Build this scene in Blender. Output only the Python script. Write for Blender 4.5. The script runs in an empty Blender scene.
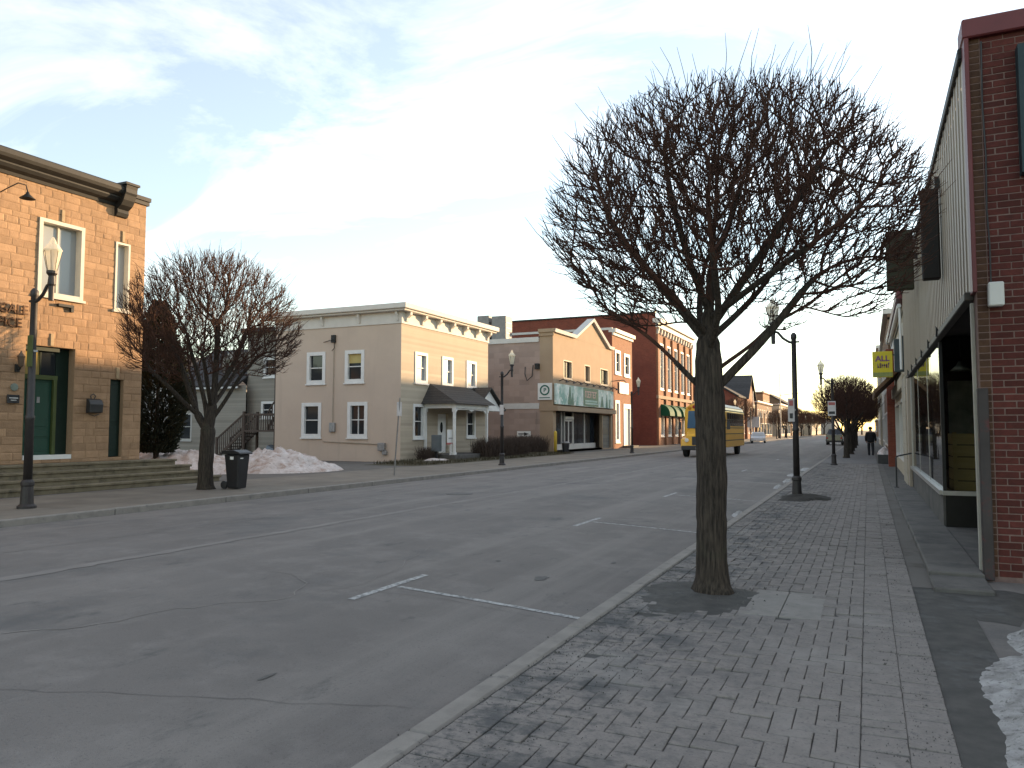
import bpy, bmesh, math, random
import numpy as np
from mathutils import Vector, Matrix, noise

# ------------------------------------------------------------------ camera, sky, sun, exposure
SC = bpy.context.scene
COL = SC.collection
R = math.radians
F_PX, CAM_H, VPX, HORY = 770.0, 1.6, 868.0, 430.0
PITCH = math.atan((HORY - 384) / F_PX)
YAW = math.atan((VPX - 512) / (F_PX / math.cos(PITCH)))
cam_d = bpy.data.cameras.new('camera')
cam = bpy.data.objects.new('camera', cam_d); COL.objects.link(cam)
cam.location = (0, 0, CAM_H)
cam.rotation_euler = (math.pi / 2 + PITCH, 0, YAW)
cam_d.sensor_width = 36; cam_d.lens = F_PX / 1024 * 36
cam_d.clip_start = .05; cam_d.clip_end = 8000
SC.camera = cam

SUN_AZ, SUN_EL = R(27), R(6.3)          # azimuth from the street axis (+Y) towards +X
world = bpy.data.worlds.new('World'); SC.world = world; world.use_nodes = True
wn, wl = world.node_tree.nodes, world.node_tree.links
for n in list(wn): wn.remove(n)
def W(t, **k):
    n = wn.new(t)
    for a, b in k.items(): setattr(n, a, b)
    return n
sky = W('ShaderNodeTexSky', sky_type='NISHITA', sun_disc=False, sun_elevation=SUN_EL, sun_rotation=SUN_AZ,
        altitude=100, air_density=1.0, dust_density=0.2, ozone_density=1.2)
tc = W('ShaderNodeTexCoord')
sep = W('ShaderNodeSeparateXYZ'); wl.new(tc.outputs['Generated'], sep.inputs[0])
zc = W('ShaderNodeMath', operation='MAXIMUM'); wl.new(sep.outputs['Z'], zc.inputs[0]); zc.inputs[1].default_value = .03
zo = W('ShaderNodeMath', operation='ADD'); wl.new(zc.outputs[0], zo.inputs[0]); zo.inputs[1].default_value = .12
dx = W('ShaderNodeMath', operation='DIVIDE'); wl.new(sep.outputs['X'], dx.inputs[0]); wl.new(zo.outputs[0], dx.inputs[1])
dy = W('ShaderNodeMath', operation='DIVIDE'); wl.new(sep.outputs['Y'], dy.inputs[0]); wl.new(zo.outputs[0], dy.inputs[1])
cmb = W('ShaderNodeCombineXYZ'); wl.new(dx.outputs[0], cmb.inputs[0]); wl.new(dy.outputs[0], cmb.inputs[1])
mp = W('ShaderNodeMapping'); wl.new(cmb.outputs[0], mp.inputs[0])
mp.inputs['Rotation'].default_value = (0, 0, R(-48)); mp.inputs['Scale'].default_value = (.55, 1.0, 1); mp.inputs['Location'].default_value = (3.35, 1.2, 0)
cn = W('ShaderNodeTexNoise'); wl.new(mp.outputs[0], cn.inputs['Vector'])
cn.inputs['Scale'].default_value = 1.9; cn.inputs['Detail'].default_value = 10; cn.inputs['Roughness'].default_value = .62; cn.inputs['Distortion'].default_value = 1.1
cr = W('ShaderNodeValToRGB'); wl.new(cn.outputs['Fac'], cr.inputs[0])
cr.color_ramp.elements[0].position = .44; cr.color_ramp.elements[0].color = (.22, .22, .22, 1)
cr.color_ramp.elements[1].position = .72; cr.color_ramp.elements[1].color = (.62, .62, .62, 1)
# thin cirrus: scattered sunlight, a bright, almost neutral veil over the blue
cmix = W('ShaderNodeMixRGB'); wl.new(cr.outputs[0], cmix.inputs[0])
csc = W('ShaderNodeMixRGB', blend_type='MULTIPLY'); csc.inputs[0].default_value = 1
wl.new(sky.outputs[0], csc.inputs[1]); csc.inputs[2].default_value = (1.03, 1.07, 1.12, 1)
wl.new(csc.outputs[0], cmix.inputs[1])
cadd = W('ShaderNodeMixRGB', blend_type='ADD'); cadd.inputs[0].default_value = 1
wl.new(csc.outputs[0], cadd.inputs[1]); 
# thin ice cloud scatters forward: the veil is brighter towards the sun
dt = W('ShaderNodeVectorMath', operation='DOT_PRODUCT'); wl.new(tc.outputs['Generated'], dt.inputs[0])
dt.inputs[1].default_value = (math.sin(SUN_AZ) * math.cos(SUN_EL), math.cos(SUN_AZ) * math.cos(SUN_EL), math.sin(SUN_EL))
fwd = W('ShaderNodeMapRange', interpolation_type='SMOOTHSTEP'); wl.new(dt.outputs['Value'], fwd.inputs[0]); fwd.inputs[1].default_value = -.3; fwd.inputs[2].default_value = .9; fwd.inputs[3].default_value = .85; fwd.inputs[4].default_value = 1.15
veil = W('ShaderNodeVectorMath', operation='SCALE'); 
low = W('ShaderNodeMapRange', interpolation_type='SMOOTHSTEP'); wl.new(sep.outputs['Z'], low.inputs[0]); low.inputs[1].default_value = 0.0; low.inputs[2].default_value = .19
sunw = W('ShaderNodeMapRange', interpolation_type='SMOOTHSTEP'); wl.new(dt.outputs['Value'], sunw.inputs[0]); sunw.inputs[1].default_value = .1; sunw.inputs[2].default_value = .95; sunw.inputs[3].default_value = 1; sunw.inputs[4].default_value = 0
lw = W('ShaderNodeMath', operation='MAXIMUM'); wl.new(low.outputs[0], lw.inputs[0]); wl.new(sunw.outputs[0], lw.inputs[1])
vcol = W('ShaderNodeMixRGB'); wl.new(lw.outputs[0], vcol.inputs[0]); vcol.inputs[1].default_value = (4.4, 2.9, 1.25, 1); vcol.inputs[2].default_value = (4.75, 4.25, 3.75, 1)   # long air path reddens the veil near the horizon
wl.new(vcol.outputs[0], veil.inputs[0]); wl.new(fwd.outputs[0], veil.inputs['Scale']); wl.new(veil.outputs[0], cadd.inputs[2])
wl.new(cadd.outputs[0], cmix.inputs[2])
bg = W('ShaderNodeBackground'); bg.inputs['Strength'].default_value = .15
wl.new(cmix.outputs[0], bg.inputs['Color'])
out = W('ShaderNodeOutputWorld'); wl.new(bg.outputs[0], out.inputs['Surface'])

sd = bpy.data.lights.new('sun', 'SUN'); sd.energy = 5.0; sd.angle = R(.6); sd.color = (1.0, .68, .38)
sun = bpy.data.objects.new('sun', sd); COL.objects.link(sun)
SUNDIR = Vector((math.sin(SUN_AZ) * math.cos(SUN_EL), math.cos(SUN_AZ) * math.cos(SUN_EL), math.sin(SUN_EL)))
sun.rotation_euler = SUNDIR.to_track_quat('Z', 'Y').to_euler()
sun.location = SUNDIR * 60
SC.view_settings.view_transform = 'Standard'; SC.view_settings.look = 'None'
SC.view_settings.exposure = 1.22; SC.view_settings.gamma = 1
SC.view_settings.use_curve_mapping = False

# ------------------------------------------------------------------ materials
def lin(c): return tuple(c) + (1,)
MATS = {}
def mat(name, c1, c2=None, scale=3.0, rough=.85, bump=0.0, bscale=40.0, metal=0.0, spec=.3, detail=6,
        ramp=(.35, .65), island=0.0, objrand=0.0, stain=None, pattern=None, coat=0.0, stretch=None, world=False):
    """procedural material: two-colour noise, optional pattern (brick / ribs), per-piece tint, stain and bump"""
    if name in MATS: return MATS[name]
    m = bpy.data.materials.new(name); m.use_nodes = True
    n, l = m.node_tree.nodes, m.node_tree.links
    b = n['Principled BSDF']
    b.inputs['Roughness'].default_value = rough; b.inputs['Metallic'].default_value = metal
    b.inputs['Specular IOR Level'].default_value = spec
    if coat: b.inputs['Coat Weight'].default_value = coat; b.inputs['Coat Roughness'].default_value = .08
    if world:
        g = n.new('ShaderNodeNewGeometry'); vec = g.outputs['Position']
    else:
        t = n.new('ShaderNodeTexCoord'); vec = t.outputs['Object']
    if stretch:
        mpn = n.new('ShaderNodeMapping'); l.new(vec, mpn.inputs[0]); mpn.inputs['Scale'].default_value = stretch; svec = mpn.outputs[0]
    else: svec = vec
    c2 = c2 or tuple(min(1, x * .8) for x in c1)
    nz = n.new('ShaderNodeTexNoise'); l.new(svec, nz.inputs['Vector']); nz.inputs['Scale'].default_value = scale
    nz.inputs['Detail'].default_value = detail; nz.inputs['Roughness'].default_value = .62
    rp = n.new('ShaderNodeValToRGB'); l.new(nz.outputs['Fac'], rp.inputs[0])
    rp.color_ramp.elements[0].position = ramp[0]; rp.color_ramp.elements[0].color = lin(c1)
    rp.color_ramp.elements[1].position = ramp[1]; rp.color_ramp.elements[1].color = lin(c2)
    colr = rp.outputs[0]
    height = None
    if pattern:
        kind = pattern[0]
        sp = n.new('ShaderNodeSeparateXYZ'); l.new(vec, sp.inputs[0])
        ad = n.new('ShaderNodeMath'); ad.operation = 'ADD'; l.new(sp.outputs['X'], ad.inputs[0]); l.new(sp.outputs['Y'], ad.inputs[1])
        cb = n.new('ShaderNodeCombineXYZ')
        if kind == 'brick':
            _, bw, bh, mcol, ms = pattern
            l.new(ad.outputs[0], cb.inputs[0]); l.new(sp.outputs['Z'], cb.inputs[1])
        elif kind == 'floor':
            _, bw, bh, mcol, ms = pattern
            l.new(sp.outputs['X'], cb.inputs[0]); l.new(sp.outputs['Y'], cb.inputs[1])
        elif kind == 'lap':      # horizontal boards
            _, bh, mcol, ms = pattern; bw = 400.0
            cb.inputs[0].default_value = 7.0; l.new(sp.outputs['Z'], cb.inputs[1])
        elif kind == 'ribs':     # vertical ribs
            _, bw, mcol, ms = pattern; bh = 400.0
            l.new(ad.outputs[0], cb.inputs[0]); cb.inputs[1].default_value = 7.0
        br = n.new('ShaderNodeTexBrick'); l.new(cb.outputs[0], br.inputs['Vector'])
        br.inputs['Scale'].default_value = 1; br.inputs['Brick Width'].default_value = bw; br.inputs['Row Height'].default_value = bh
        br.inputs['Mortar Size'].default_value = ms; br.inputs['Mortar Smooth'].default_value = .2
        br.inputs['Color1'].default_value = (1, 1, 1, 1); br.inputs['Color2'].default_value = (.72, .72, .72, 1)
        br.inputs['Mortar'].default_value = (1, 1, 1, 1); br.inputs['Bias'].default_value = -.2
        mu = n.new('ShaderNodeMixRGB'); mu.blend_type = 'MULTIPLY'; mu.inputs[0].default_value = 1
        l.new(colr, mu.inputs[1]); l.new(br.outputs['Color'], mu.inputs[2])
        mm = n.new('ShaderNodeMixRGB'); l.new(br.outputs['Fac'], mm.inputs[0]); l.new(mu.outputs[0], mm.inputs[1]); mm.inputs[2].default_value = lin(mcol)
        colr = mm.outputs[0]
        iv = n.new('ShaderNodeMath'); iv.operation = 'SUBTRACT'; iv.inputs[0].default_value = 1; l.new(br.outputs['Fac'], iv.inputs[1]); height = iv.outputs[0]
    if island or objrand:
        if island: g2 = n.new('ShaderNodeNewGeometry'); rs = g2.outputs['Random Per Island']
        else: g2 = n.new('ShaderNodeObjectInfo'); rs = g2.outputs['Random']
        amt = island or objrand
        mr = n.new('ShaderNodeMapRange'); l.new(rs, mr.inputs[0]); mr.inputs[3].default_value = 1 - amt; mr.inputs[4].default_value = 1 + amt
        mv = n.new('ShaderNodeMixRGB'); mv.blend_type = 'MULTIPLY'; mv.inputs[0].default_value = 1
        cg = n.new('ShaderNodeCombineColor')
        for q in range(3): l.new(mr.outputs[0], cg.inputs[q])
        l.new(colr, mv.inputs[1]); l.new(cg.outputs[0], mv.inputs[2]); colr = mv.outputs[0]
    if stain:
        for st_ in (stain if isinstance(stain, list) else [stain]):
            sc, lo, hi, scol, seed = st_[:5]; opt = st_[5] if len(st_) > 5 else {}
            gp = n.new('ShaderNodeNewGeometry')
            ad2 = n.new('ShaderNodeVectorMath'); ad2.operation = 'ADD'; l.new(gp.outputs['Position'], ad2.inputs[0]); ad2.inputs[1].default_value = (seed, seed * .7, seed * .3)
            sv = ad2.outputs[0]
            if 'stretch' in opt:
                mq = n.new('ShaderNodeMapping'); l.new(sv, mq.inputs[0]); mq.inputs['Scale'].default_value = opt['stretch']; sv = mq.outputs[0]
            sn = n.new('ShaderNodeTexNoise'); l.new(sv, sn.inputs['Vector']); sn.inputs['Scale'].default_value = sc; sn.inputs['Detail'].default_value = 8; sn.inputs['Roughness'].default_value = .68
            sr = n.new('ShaderNodeMapRange'); l.new(sn.outputs['Fac'], sr.inputs[0]); sr.inputs[1].default_value = lo; sr.inputs[2].default_value = hi; sr.clamp = True
            fac = sr.outputs[0]
            if 'x' in opt:      # grit that lies only along one side
                sx_ = n.new('ShaderNodeSeparateXYZ'); l.new(gp.outputs['Position'], sx_.inputs[0])
                mx_ = n.new('ShaderNodeMapRange'); l.new(sx_.outputs['X'], mx_.inputs[0]); mx_.inputs[1].default_value = opt['x'][0]; mx_.inputs[2].default_value = opt['x'][1]; mx_.inputs[3].default_value = 1; mx_.inputs[4].default_value = 0
                mm_ = n.new('ShaderNodeMath'); mm_.operation = 'MULTIPLY'; l.new(fac, mm_.inputs[0]); l.new(mx_.outputs[0], mm_.inputs[1]); fac = mm_.outputs[0]
            ms_ = n.new('ShaderNodeMixRGB'); l.new(fac, ms_.inputs[0]); l.new(colr, ms_.inputs[1]); ms_.inputs[2].default_value = lin(scol)
            colr = ms_.outputs[0]
    l.new(colr, b.inputs['Base Color'])
    if bump or height is not None:
        fn = n.new('ShaderNodeTexNoise'); l.new(svec, fn.inputs['Vector']); fn.inputs['Scale'].default_value = bscale; fn.inputs['Detail'].default_value = 5
        bp = n.new('ShaderNodeBump'); bp.inputs['Strength'].default_value = min(1, bump or .3); bp.inputs['Distance'].default_value = .01
        if height is not None:
            hm = n.new('ShaderNodeMath'); hm.operation = 'MULTIPLY_ADD'; l.new(fn.outputs['Fac'], hm.inputs[0]); hm.inputs[1].default_value = .4; l.new(height, hm.inputs[2]); l.new(hm.outputs[0], bp.inputs['Height'])
        else: l.new(fn.outputs['Fac'], bp.inputs['Height'])
        l.new(bp.outputs[0], b.inputs['Normal'])
    MATS[name] = m
    return m
def glass_mat(name, tint=(.05, .06, .07), rough=.06, see=0.0, wavy=.02, ior=2.3):
    """window glass: a dark room seen dimly behind a mirror-like, slightly wavy pane (see > 0: really see-through)"""
    if name in MATS: return MATS[name]
    m = bpy.data.materials.new(name); m.use_nodes = True
    n, l = m.node_tree.nodes, m.node_tree.links
    b = n['Principled BSDF']; b.inputs['Base Color'].default_value = lin(tint); b.inputs['Roughness'].default_value = rough
    b.inputs['Specular IOR Level'].default_value = .42
    t = n.new('ShaderNodeTexCoord'); nz = n.new('ShaderNodeTexNoise'); l.new(t.outputs['Object'], nz.inputs['Vector']); nz.inputs['Scale'].default_value = 1.6
    bp = n.new('ShaderNodeBump'); bp.inputs['Strength'].default_value = wavy * 5; bp.inputs['Distance'].default_value = .02; l.new(nz.outputs['Fac'], bp.inputs['Height']); l.new(bp.outputs[0], b.inputs['Normal'])
    if see:
        tr = n.new('ShaderNodeBsdfTransparent'); tr.inputs[0].default_value = (.82, .86, .84, 1)
        gl = n.new('ShaderNodeBsdfGlossy'); gl.inputs['Roughness'].default_value = .02; l.new(bp.outputs[0], gl.inputs['Normal'])
        fr = n.new('ShaderNodeFresnel'); fr.inputs['IOR'].default_value = ior
        mx = n.new('ShaderNodeMixShader'); l.new(fr.outputs[0], mx.inputs[0]); l.new(tr.outputs[0], mx.inputs[1]); l.new(gl.outputs[0], mx.inputs[2])
        l.new(mx.outputs[0], n['Material Output'].inputs['Surface'])
    MATS[name] = m
    return m
def globe_mat(name='lantern_glass'):
    if name in MATS: return MATS[name]
    m = bpy.data.materials.new(name); m.use_nodes = True
    n, l = m.node_tree.nodes, m.node_tree.links
    b = n['Principled BSDF']; b.inputs['Base Color'].default_value = (.85, .8, .68, 1); b.inputs['Roughness'].default_value = .25
    tl = n.new('ShaderNodeBsdfTranslucent'); tl.inputs[0].default_value = (.9, .82, .66, 1)
    ts = n.new('ShaderNodeBsdfTransparent')
    m1 = n.new('ShaderNodeMixShader'); m1.inputs[0].default_value = .55; l.new(b.outputs[0], m1.inputs[1]); l.new(tl.outputs[0], m1.inputs[2])
    m2 = n.new('ShaderNodeMixShader'); m2.inputs[0].default_value = .3; l.new(m1.outputs[0], m2.inputs[1]); l.new(ts.outputs[0], m2.inputs[2])
    l.new(m2.outputs[0], n['Material Output'].inputs['Surface'])
    MATS[name] = m
    return m

# ------------------------------------------------------------------ mesh and scene helpers
def tag(o, label=None, cat=None, group=None, kind=None):
    if label: o['label'] = label
    if cat: o['category'] = cat
    if group: o['group'] = group
    if kind: o['kind'] = kind
    return o
def thing(name, label, cat, loc=(0, 0, 0), group=None, rz=0.0):
    o = bpy.data.objects.new(name, None); COL.objects.link(o); o.empty_display_size = .2
    o.location = loc; o.rotation_euler = (0, 0, rz)
    return tag(o, label, cat, group)
def root_base(p):
    b = Vector((0, 0, 0))
    while p is not None: b += p.location; p = p.parent
    return b
class MB:
    def __init__(s): s.v, s.f = [], []
    def add(s, vs, fs):
        o = len(s.v); s.v += [tuple(x) for x in vs]; s.f += [tuple(i + o for i in f) for f in fs]; return s
    def box(s, x0, x1, y0, y1, z0, z1):
        return s.add([(x0, y0, z0), (x1, y0, z0), (x1, y1, z0), (x0, y1, z0), (x0, y0, z1), (x1, y0, z1), (x1, y1, z1), (x0, y1, z1)],
                     [(0, 3, 2, 1), (4, 5, 6, 7), (0, 1, 5, 4), (1, 2, 6, 5), (2, 3, 7, 6), (3, 0, 4, 7)])
    def quad(s, a, b, c, d): return s.add([a, b, c, d], [(0, 1, 2, 3)])
    def tube(s, pts, rad, n=8, cap=True):
        pts = [Vector(p) for p in pts]
        if not hasattr(rad, '__len__'): rad = [rad] * len(pts)
        ref = None; vs = []
        for i, p in enumerate(pts):
            d = (pts[min(i + 1, len(pts) - 1)] - pts[max(i - 1, 0)])
            d = d.normalized() if d.length > 1e-9 else Vector((0, 0, 1))
            if ref is None: ref = d.orthogonal().normalized()
            ref = (ref - d * ref.dot(d))
            ref = ref.normalized() if ref.length > 1e-6 else d.orthogonal().normalized()
            w = d.cross(ref)
            for k in range(n):
                a = 2 * math.pi * k / n
                vs.append(p + (ref * math.cos(a) + w * math.sin(a)) * rad[i])
        fs = []
        for i in range(len(pts) - 1):
            for k in range(n):
                k2 = (k + 1) % n
                fs.append((i * n + k, i * n + k2, (i + 1) * n + k2, (i + 1) * n + k))
        if cap: fs.append(tuple(range(n - 1, -1, -1))); fs.append(tuple((len(pts) - 1) * n + k for k in range(n)))
        return s.add(vs, fs)
    def lathe(s, prof, c=(0, 0, 0), n=12, ang=0.0):
        vs = []; m = len(prof)
        for (r, z) in prof:
            for k in range(n):
                a = 2 * math.pi * k / n + ang; vs.append((c[0] + r * math.cos(a), c[1] + r * math.sin(a), c[2] + z))
        fs = [(i * n + k, i * n + (k + 1) % n, (i + 1) * n + (k + 1) % n, (i + 1) * n + k) for i in range(m - 1) for k in range(n)]
        fs += [tuple(range(n - 1, -1, -1)), tuple((m - 1) * n + k for k in range(n))]
        return s.add(vs, fs)
    def prism(s, poly, fn, d0, d1):
        """polygon of (a, b) extruded between d0 and d1; fn(a, b, d) -> xyz"""
        n = len(poly)
        vs = [fn(a, b, d0) for a, b in poly] + [fn(a, b, d1) for a, b in poly]
        fs = [tuple(range(n - 1, -1, -1)), tuple(range(n, 2 * n))] + [(i, (i + 1) % n, n + (i + 1) % n, n + i) for i in range(n)]
        return s.add(vs, fs)
    def xform(s, M):
        s.v = [tuple(M @ Vector(p)) for p in s.v]; return s
    def mesh(s, name, m=None, smooth=False, base=Vector((0, 0, 0)), bevel=0.0, recalc=True):
        me = bpy.data.meshes.new(name)
        me.from_pydata([(p[0] - base.x, p[1] - base.y, p[2] - base.z) for p in s.v], [], s.f)
        if recalc or bevel:
            b = bmesh.new(); b.from_mesh(me)
            if bevel: bmesh.ops.bevel(b, geom=b.edges[:], offset=bevel, segments=1, affect='EDGES', clamp_overlap=True)
            if recalc: bmesh.ops.recalc_face_normals(b, faces=b.faces[:])
            b.to_mesh(me); b.free()
        if smooth:
            me.polygons.foreach_set('use_smooth', [True] * len(me.polygons))
        if m: me.materials.append(m)
        me.update(); return me
    def build(s, name, m, parent=None, smooth=False, bevel=0.0, recalc=True):
        base = root_base(parent)
        o = bpy.data.objects.new(name, s.mesh(name, m, smooth, base, bevel, recalc)); COL.objects.link(o)
        o.parent = parent; return o
    def own(s, name, m, label, cat, loc, group=None, smooth=False, bevel=0.0):
        """a top-level one-mesh thing with its origin at loc"""
        o = bpy.data.objects.new(name, s.mesh(name, m, smooth, Vector(loc), bevel)); COL.objects.link(o)
        o.location = loc; return tag(o, label, cat, group)
def copy_tree(o, parent=None, label=None):
    c = o.copy(); COL.objects.link(c); c.parent = parent
    if label: c['label'] = label
    for ch in list(o.children): copy_tree(ch, c)
    return c
class Fr:
    """wall frame: (u along the wall, v up, d outwards) -> xyz"""
    def __init__(s, side, at): s.side, s.at = side, at
    def P(s, u, v, d=0.0):
        return {'E': (s.at + d, u, v), 'W': (s.at - d, u, v), 'S': (u, s.at - d, v), 'N': (u, s.at + d, v)}[s.side]
def fbox(mb, fr, u0, u1, v0, v1, d0, d1):
    a, b = fr.P(u0, v0, d0), fr.P(u1, v1, d1)
    return mb.box(min(a[0], b[0]), max(a[0], b[0]), min(a[1], b[1]), max(a[1], b[1]), v0, v1)
def wall(fr, u0, u1, v0, v1, holes=(), depth=.22, name='wall', m=None, parent=None):
    us = sorted({u0, u1, *[h[0] for h in holes], *[h[1] for h in holes]}); vs = sorted({v0, v1, *[h[2] for h in holes], *[h[3] for h in holes]})
    mb = MB()
    for i in range(len(us) - 1):
        for j in range(len(vs) - 1):
            cu, cv = (us[i] + us[i + 1]) / 2, (vs[j] + vs[j + 1]) / 2
            if any(h[0] < cu < h[1] and h[2] < cv < h[3] for h in holes): continue
            mb.quad(fr.P(us[i], vs[j]), fr.P(us[i + 1], vs[j]), fr.P(us[i + 1], vs[j + 1]), fr.P(us[i], vs[j + 1]))
    for h in holes:
        c = [(h[0], h[2]), (h[1], h[2]), (h[1], h[3]), (h[0], h[3])]
        for k in range(4):
            a, b = c[k], c[(k + 1) % 4]
            mb.quad(fr.P(*a), fr.P(*b), fr.P(*b, -depth), fr.P(*a, -depth))
    b0 = mb.build(name, m, parent, recalc=False)
    bm = bmesh.new(); bm.from_mesh(b0.data); bmesh.ops.remove_doubles(bm, verts=bm.verts[:], dist=1e-5); bmesh.ops.recalc_face_normals(bm, faces=bm.faces[:]); bm.to_mesh(b0.data); bm.free()
    return b0
def window(parent, fr, u0, u1, v0, v1, fm, gm, fw=.09, proud=.03, back=.14, bars=('h',), sill=True, name='window', blind=None):
    mb = MB()
    fbox(mb, fr, u0 - .002, u0 + fw, v0, v1, -back, proud); fbox(mb, fr, u1 - fw, u1 + .002, v0, v1, -back, proud)
    fbox(mb, fr, u0 + fw, u1 - fw, v1 - fw, v1, -back, proud - .002); fbox(mb, fr, u0 + fw, u1 - fw, v0, v0 + fw, -back, proud - .002)
    vm = (v0 + v1) / 2; um = (u0 + u1) / 2
    if 'h' in bars: fbox(mb, fr, u0 + fw, u1 - fw, vm - .025, vm + .025, -back, -back + .07)
    if 'v' in bars: fbox(mb, fr, um - .02, um + .02, v0 + fw, v1 - fw, -back, -back + .065)
    w = mb.build(name, fm, parent)
    g = MB(); fbox(g, fr, u0 + fw, u1 - fw, v0 + fw, v1 - fw, -back - .012, -back + .012); g.build('pane', gm, w)
    if sill:
        sm = MB(); fbox(sm, fr, u0 - .05, u1 + .05, v0 - .07, v0 - .002, -.02, proud + .05); sm.build('sill', fm, w)
    if blind:
        b = MB(); fbox(b, fr, u0 + fw, u1 - fw, v1 - fw - blind[0] * (v1 - v0), v1 - fw - .005, -back + .014, -back + .02); b.build('blind', blind[1], w)
    return w
def text_mesh(body, size, fn, m, name, parent, extrude=.012, align='RIGHT', sx=1.0, bold=.0):
    """letters as real geometry; fn maps (a, b, depth) of the text plane to xyz"""
    c = bpy.data.curves.new('t', 'FONT'); c.body = body; c.size = size; c.extrude = extrude; c.align_x = align; c.offset = bold; c.resolution_u = 3
    o = bpy.data.objects.new('t', c); COL.objects.link(o)
    dg = bpy.context.evaluated_depsgraph_get(); me = bpy.data.meshes.new_from_object(o.evaluated_get(dg))
    bpy.data.objects.remove(o); bpy.data.curves.remove(c)
    base = root_base(parent)
    for v in me.vertices: v.co = Vector(fn(v.co.x * sx, v.co.y, v.co.z)) - base
    me.materials.clear(); me.materials.append(m); me.name = name
    ob = bpy.data.objects.new(name, me); COL.objects.link(ob); ob.parent = parent
    return ob
def in_view(p, pad=0):
    q = cam_inv @ Vector(p)
    if q.z > -.1: return False
    x = 512 + F_PX * q.x / -q.z; y = 384 - F_PX * q.y / -q.z
    return -pad < x < 1024 + pad and -pad < y < 768 + pad
cam_inv = (Matrix.Translation(cam.location) @ cam.rotation_euler.to_matrix().to_4x4()).inverted()
# ------------------------------------------------------------------ palette
random.seed(7)
M_asph = mat('asphalt', (0.144, 0.132, 0.122), (0.180, 0.164, 0.151), scale=.6, rough=.9, bump=.5, bscale=160, detail=10,
             stain=[(1.7, .5, .8, (0.228, 0.210, 0.194), 3.0), (1.0, .47, .66, (0.217, 0.199, 0.182), 7.0, {'stretch': (.9, .035, 1)}), (.5, .54, .72, (0.108, 0.106, 0.103), 11.0), (2.2, .60, .72, (0.095, 0.094, 0.090), 31.0, {'stretch': (1, .4, 1)}), (60, .56, .72, (0.082, 0.080, 0.078), 5.0), (95, .60, .74, (0.277, 0.269, 0.253), 15.0)], world=True)
M_asph_new = mat('dark_asphalt', (0.062, 0.061, 0.057), (0.097, 0.092, 0.085), scale=5, rough=.92, bump=.7, bscale=140, stain=[(2.4, .55, .7, (0.116, 0.116, 0.116), 8.0)], world=True)
M_conc = mat('kerb_concrete', (0.247, 0.228, 0.204), (0.191, 0.176, 0.159), scale=4, rough=.9, bump=.4, bscale=90, island=.12, stain=[(6, .58, .75, (0.105, 0.105, 0.101), 4.0)], world=True)
M_walk = mat('left_walk_concrete', (0.223, 0.196, 0.161), (0.170, 0.149, 0.122), scale=1.2, rough=.92, bump=.3, bscale=60, detail=9, world=True,
             pattern=('floor', 1.5, 1.5, (0.122, 0.115, 0.103), .012), stain=[(.9, .5, .75, (0.158, 0.142, 0.118), 2.0)])
M_lot = mat('lot_ground', (.11, .10, .088), (.14, .13, .118), scale=.7, rough=.95, bump=.4, bscale=30, world=True, stain=[(1.5, .55, .7, (.08, .07, .058), 6.0)])
M_ground = mat('far_ground', (.11, .10, .07), (.15, .135, .10), scale=.05, rough=.95, world=True)
M_paver = mat('paver_brick', (0.231, 0.208, 0.191), (0.190, 0.173, 0.160), scale=9, rough=.9, bump=.55, bscale=110, island=.10, world=True,
              stain=[(2.4, .47, .60, (0.089, 0.089, 0.089), 21.0, {'x': (-1.6, -.5)}), (11, .50, .62, (0.081, 0.081, 0.081), 33.0, {'x': (-1.9, -.3)}), (48, .54, .70, (0.106, 0.103, 0.100), 3.0), (9, .60, .72, (0.106, 0.103, 0.101), 9.0), (1.1, .54, .72, (0.263, 0.245, 0.227), 19.0)])
M_joint = mat('joint_sand', (0.068, 0.066, 0.062), (0.105, 0.101, 0.096), scale=25, rough=.95, bump=.6, bscale=180, world=True)
M_pavfar = mat('paver_far', (0.205, 0.193, 0.187), (0.165, 0.156, 0.151), scale=2, rough=.9, world=True,
               pattern=('floor', .226, .113, (0.120, 0.113, 0.110), .006), stain=[(.8, .52, .7, (0.128, 0.128, 0.128), 21.0)])
M_slab = mat('patch_slab', (0.250, 0.233, 0.213), (0.201, 0.189, 0.172), scale=5, rough=.9, bump=.4, bscale=90, island=.08, world=True, stain=[(9, .56, .75, (0.121, 0.121, 0.120), 3.0)])
M_paint = mat('worn_white_paint', (0.478, 0.478, 0.463), (0.299, 0.299, 0.292), scale=18, rough=.8, bump=.2, bscale=90, world=True, stain=[(16, .47, .60, (0.149, 0.149, 0.146), 1.0)])
M_paint2 = mat('ghost_paint', (.222, .204, .188), (.205, .189, .174), scale=4, rough=.9, world=True, stain=[(2.0, .36, .58, (.188, .173, .16), 1.0)])
M_tar = mat('tar_crack', (.10, .096, .09), (.13, .124, .117), scale=10, rough=.85, world=True)
M_pale = mat('salt_crack', (.28, .26, .24), (.245, .228, .21), scale=6, rough=.9, world=True, stain=[(3.4, .42, .54, (.20, .184, .17), 8.0)])
M_snow = mat('dirty_snow', (.64, .59, .565), (.47, .42, .39), scale=2.2, rough=.75, bump=.8, bscale=22, world=True, spec=.4,
             stain=[(2.2, .47, .66, (.33, .235, .185), 2.0), (11, .56, .72, (.17, .14, .118), 6.0)])
M_snow2 = mat('grey_snow', (0.391, 0.383, 0.374), (0.264, 0.255, 0.246), scale=7, rough=.65, bump=1.0, bscale=45, world=True, spec=.4,
              stain=[(6, .48, .66, (0.170, 0.162, 0.153), 2.0), (30, .54, .68, (0.060, 0.056, 0.051), 6.0)])
M_grass = mat('winter_grass', (.075, .063, .036), (.05, .044, .026), scale=3, rough=.95, bump=1.0, bscale=70, world=True, stain=[(1.2, .5, .7, (.10, .085, .055), 5.0)])
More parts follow.
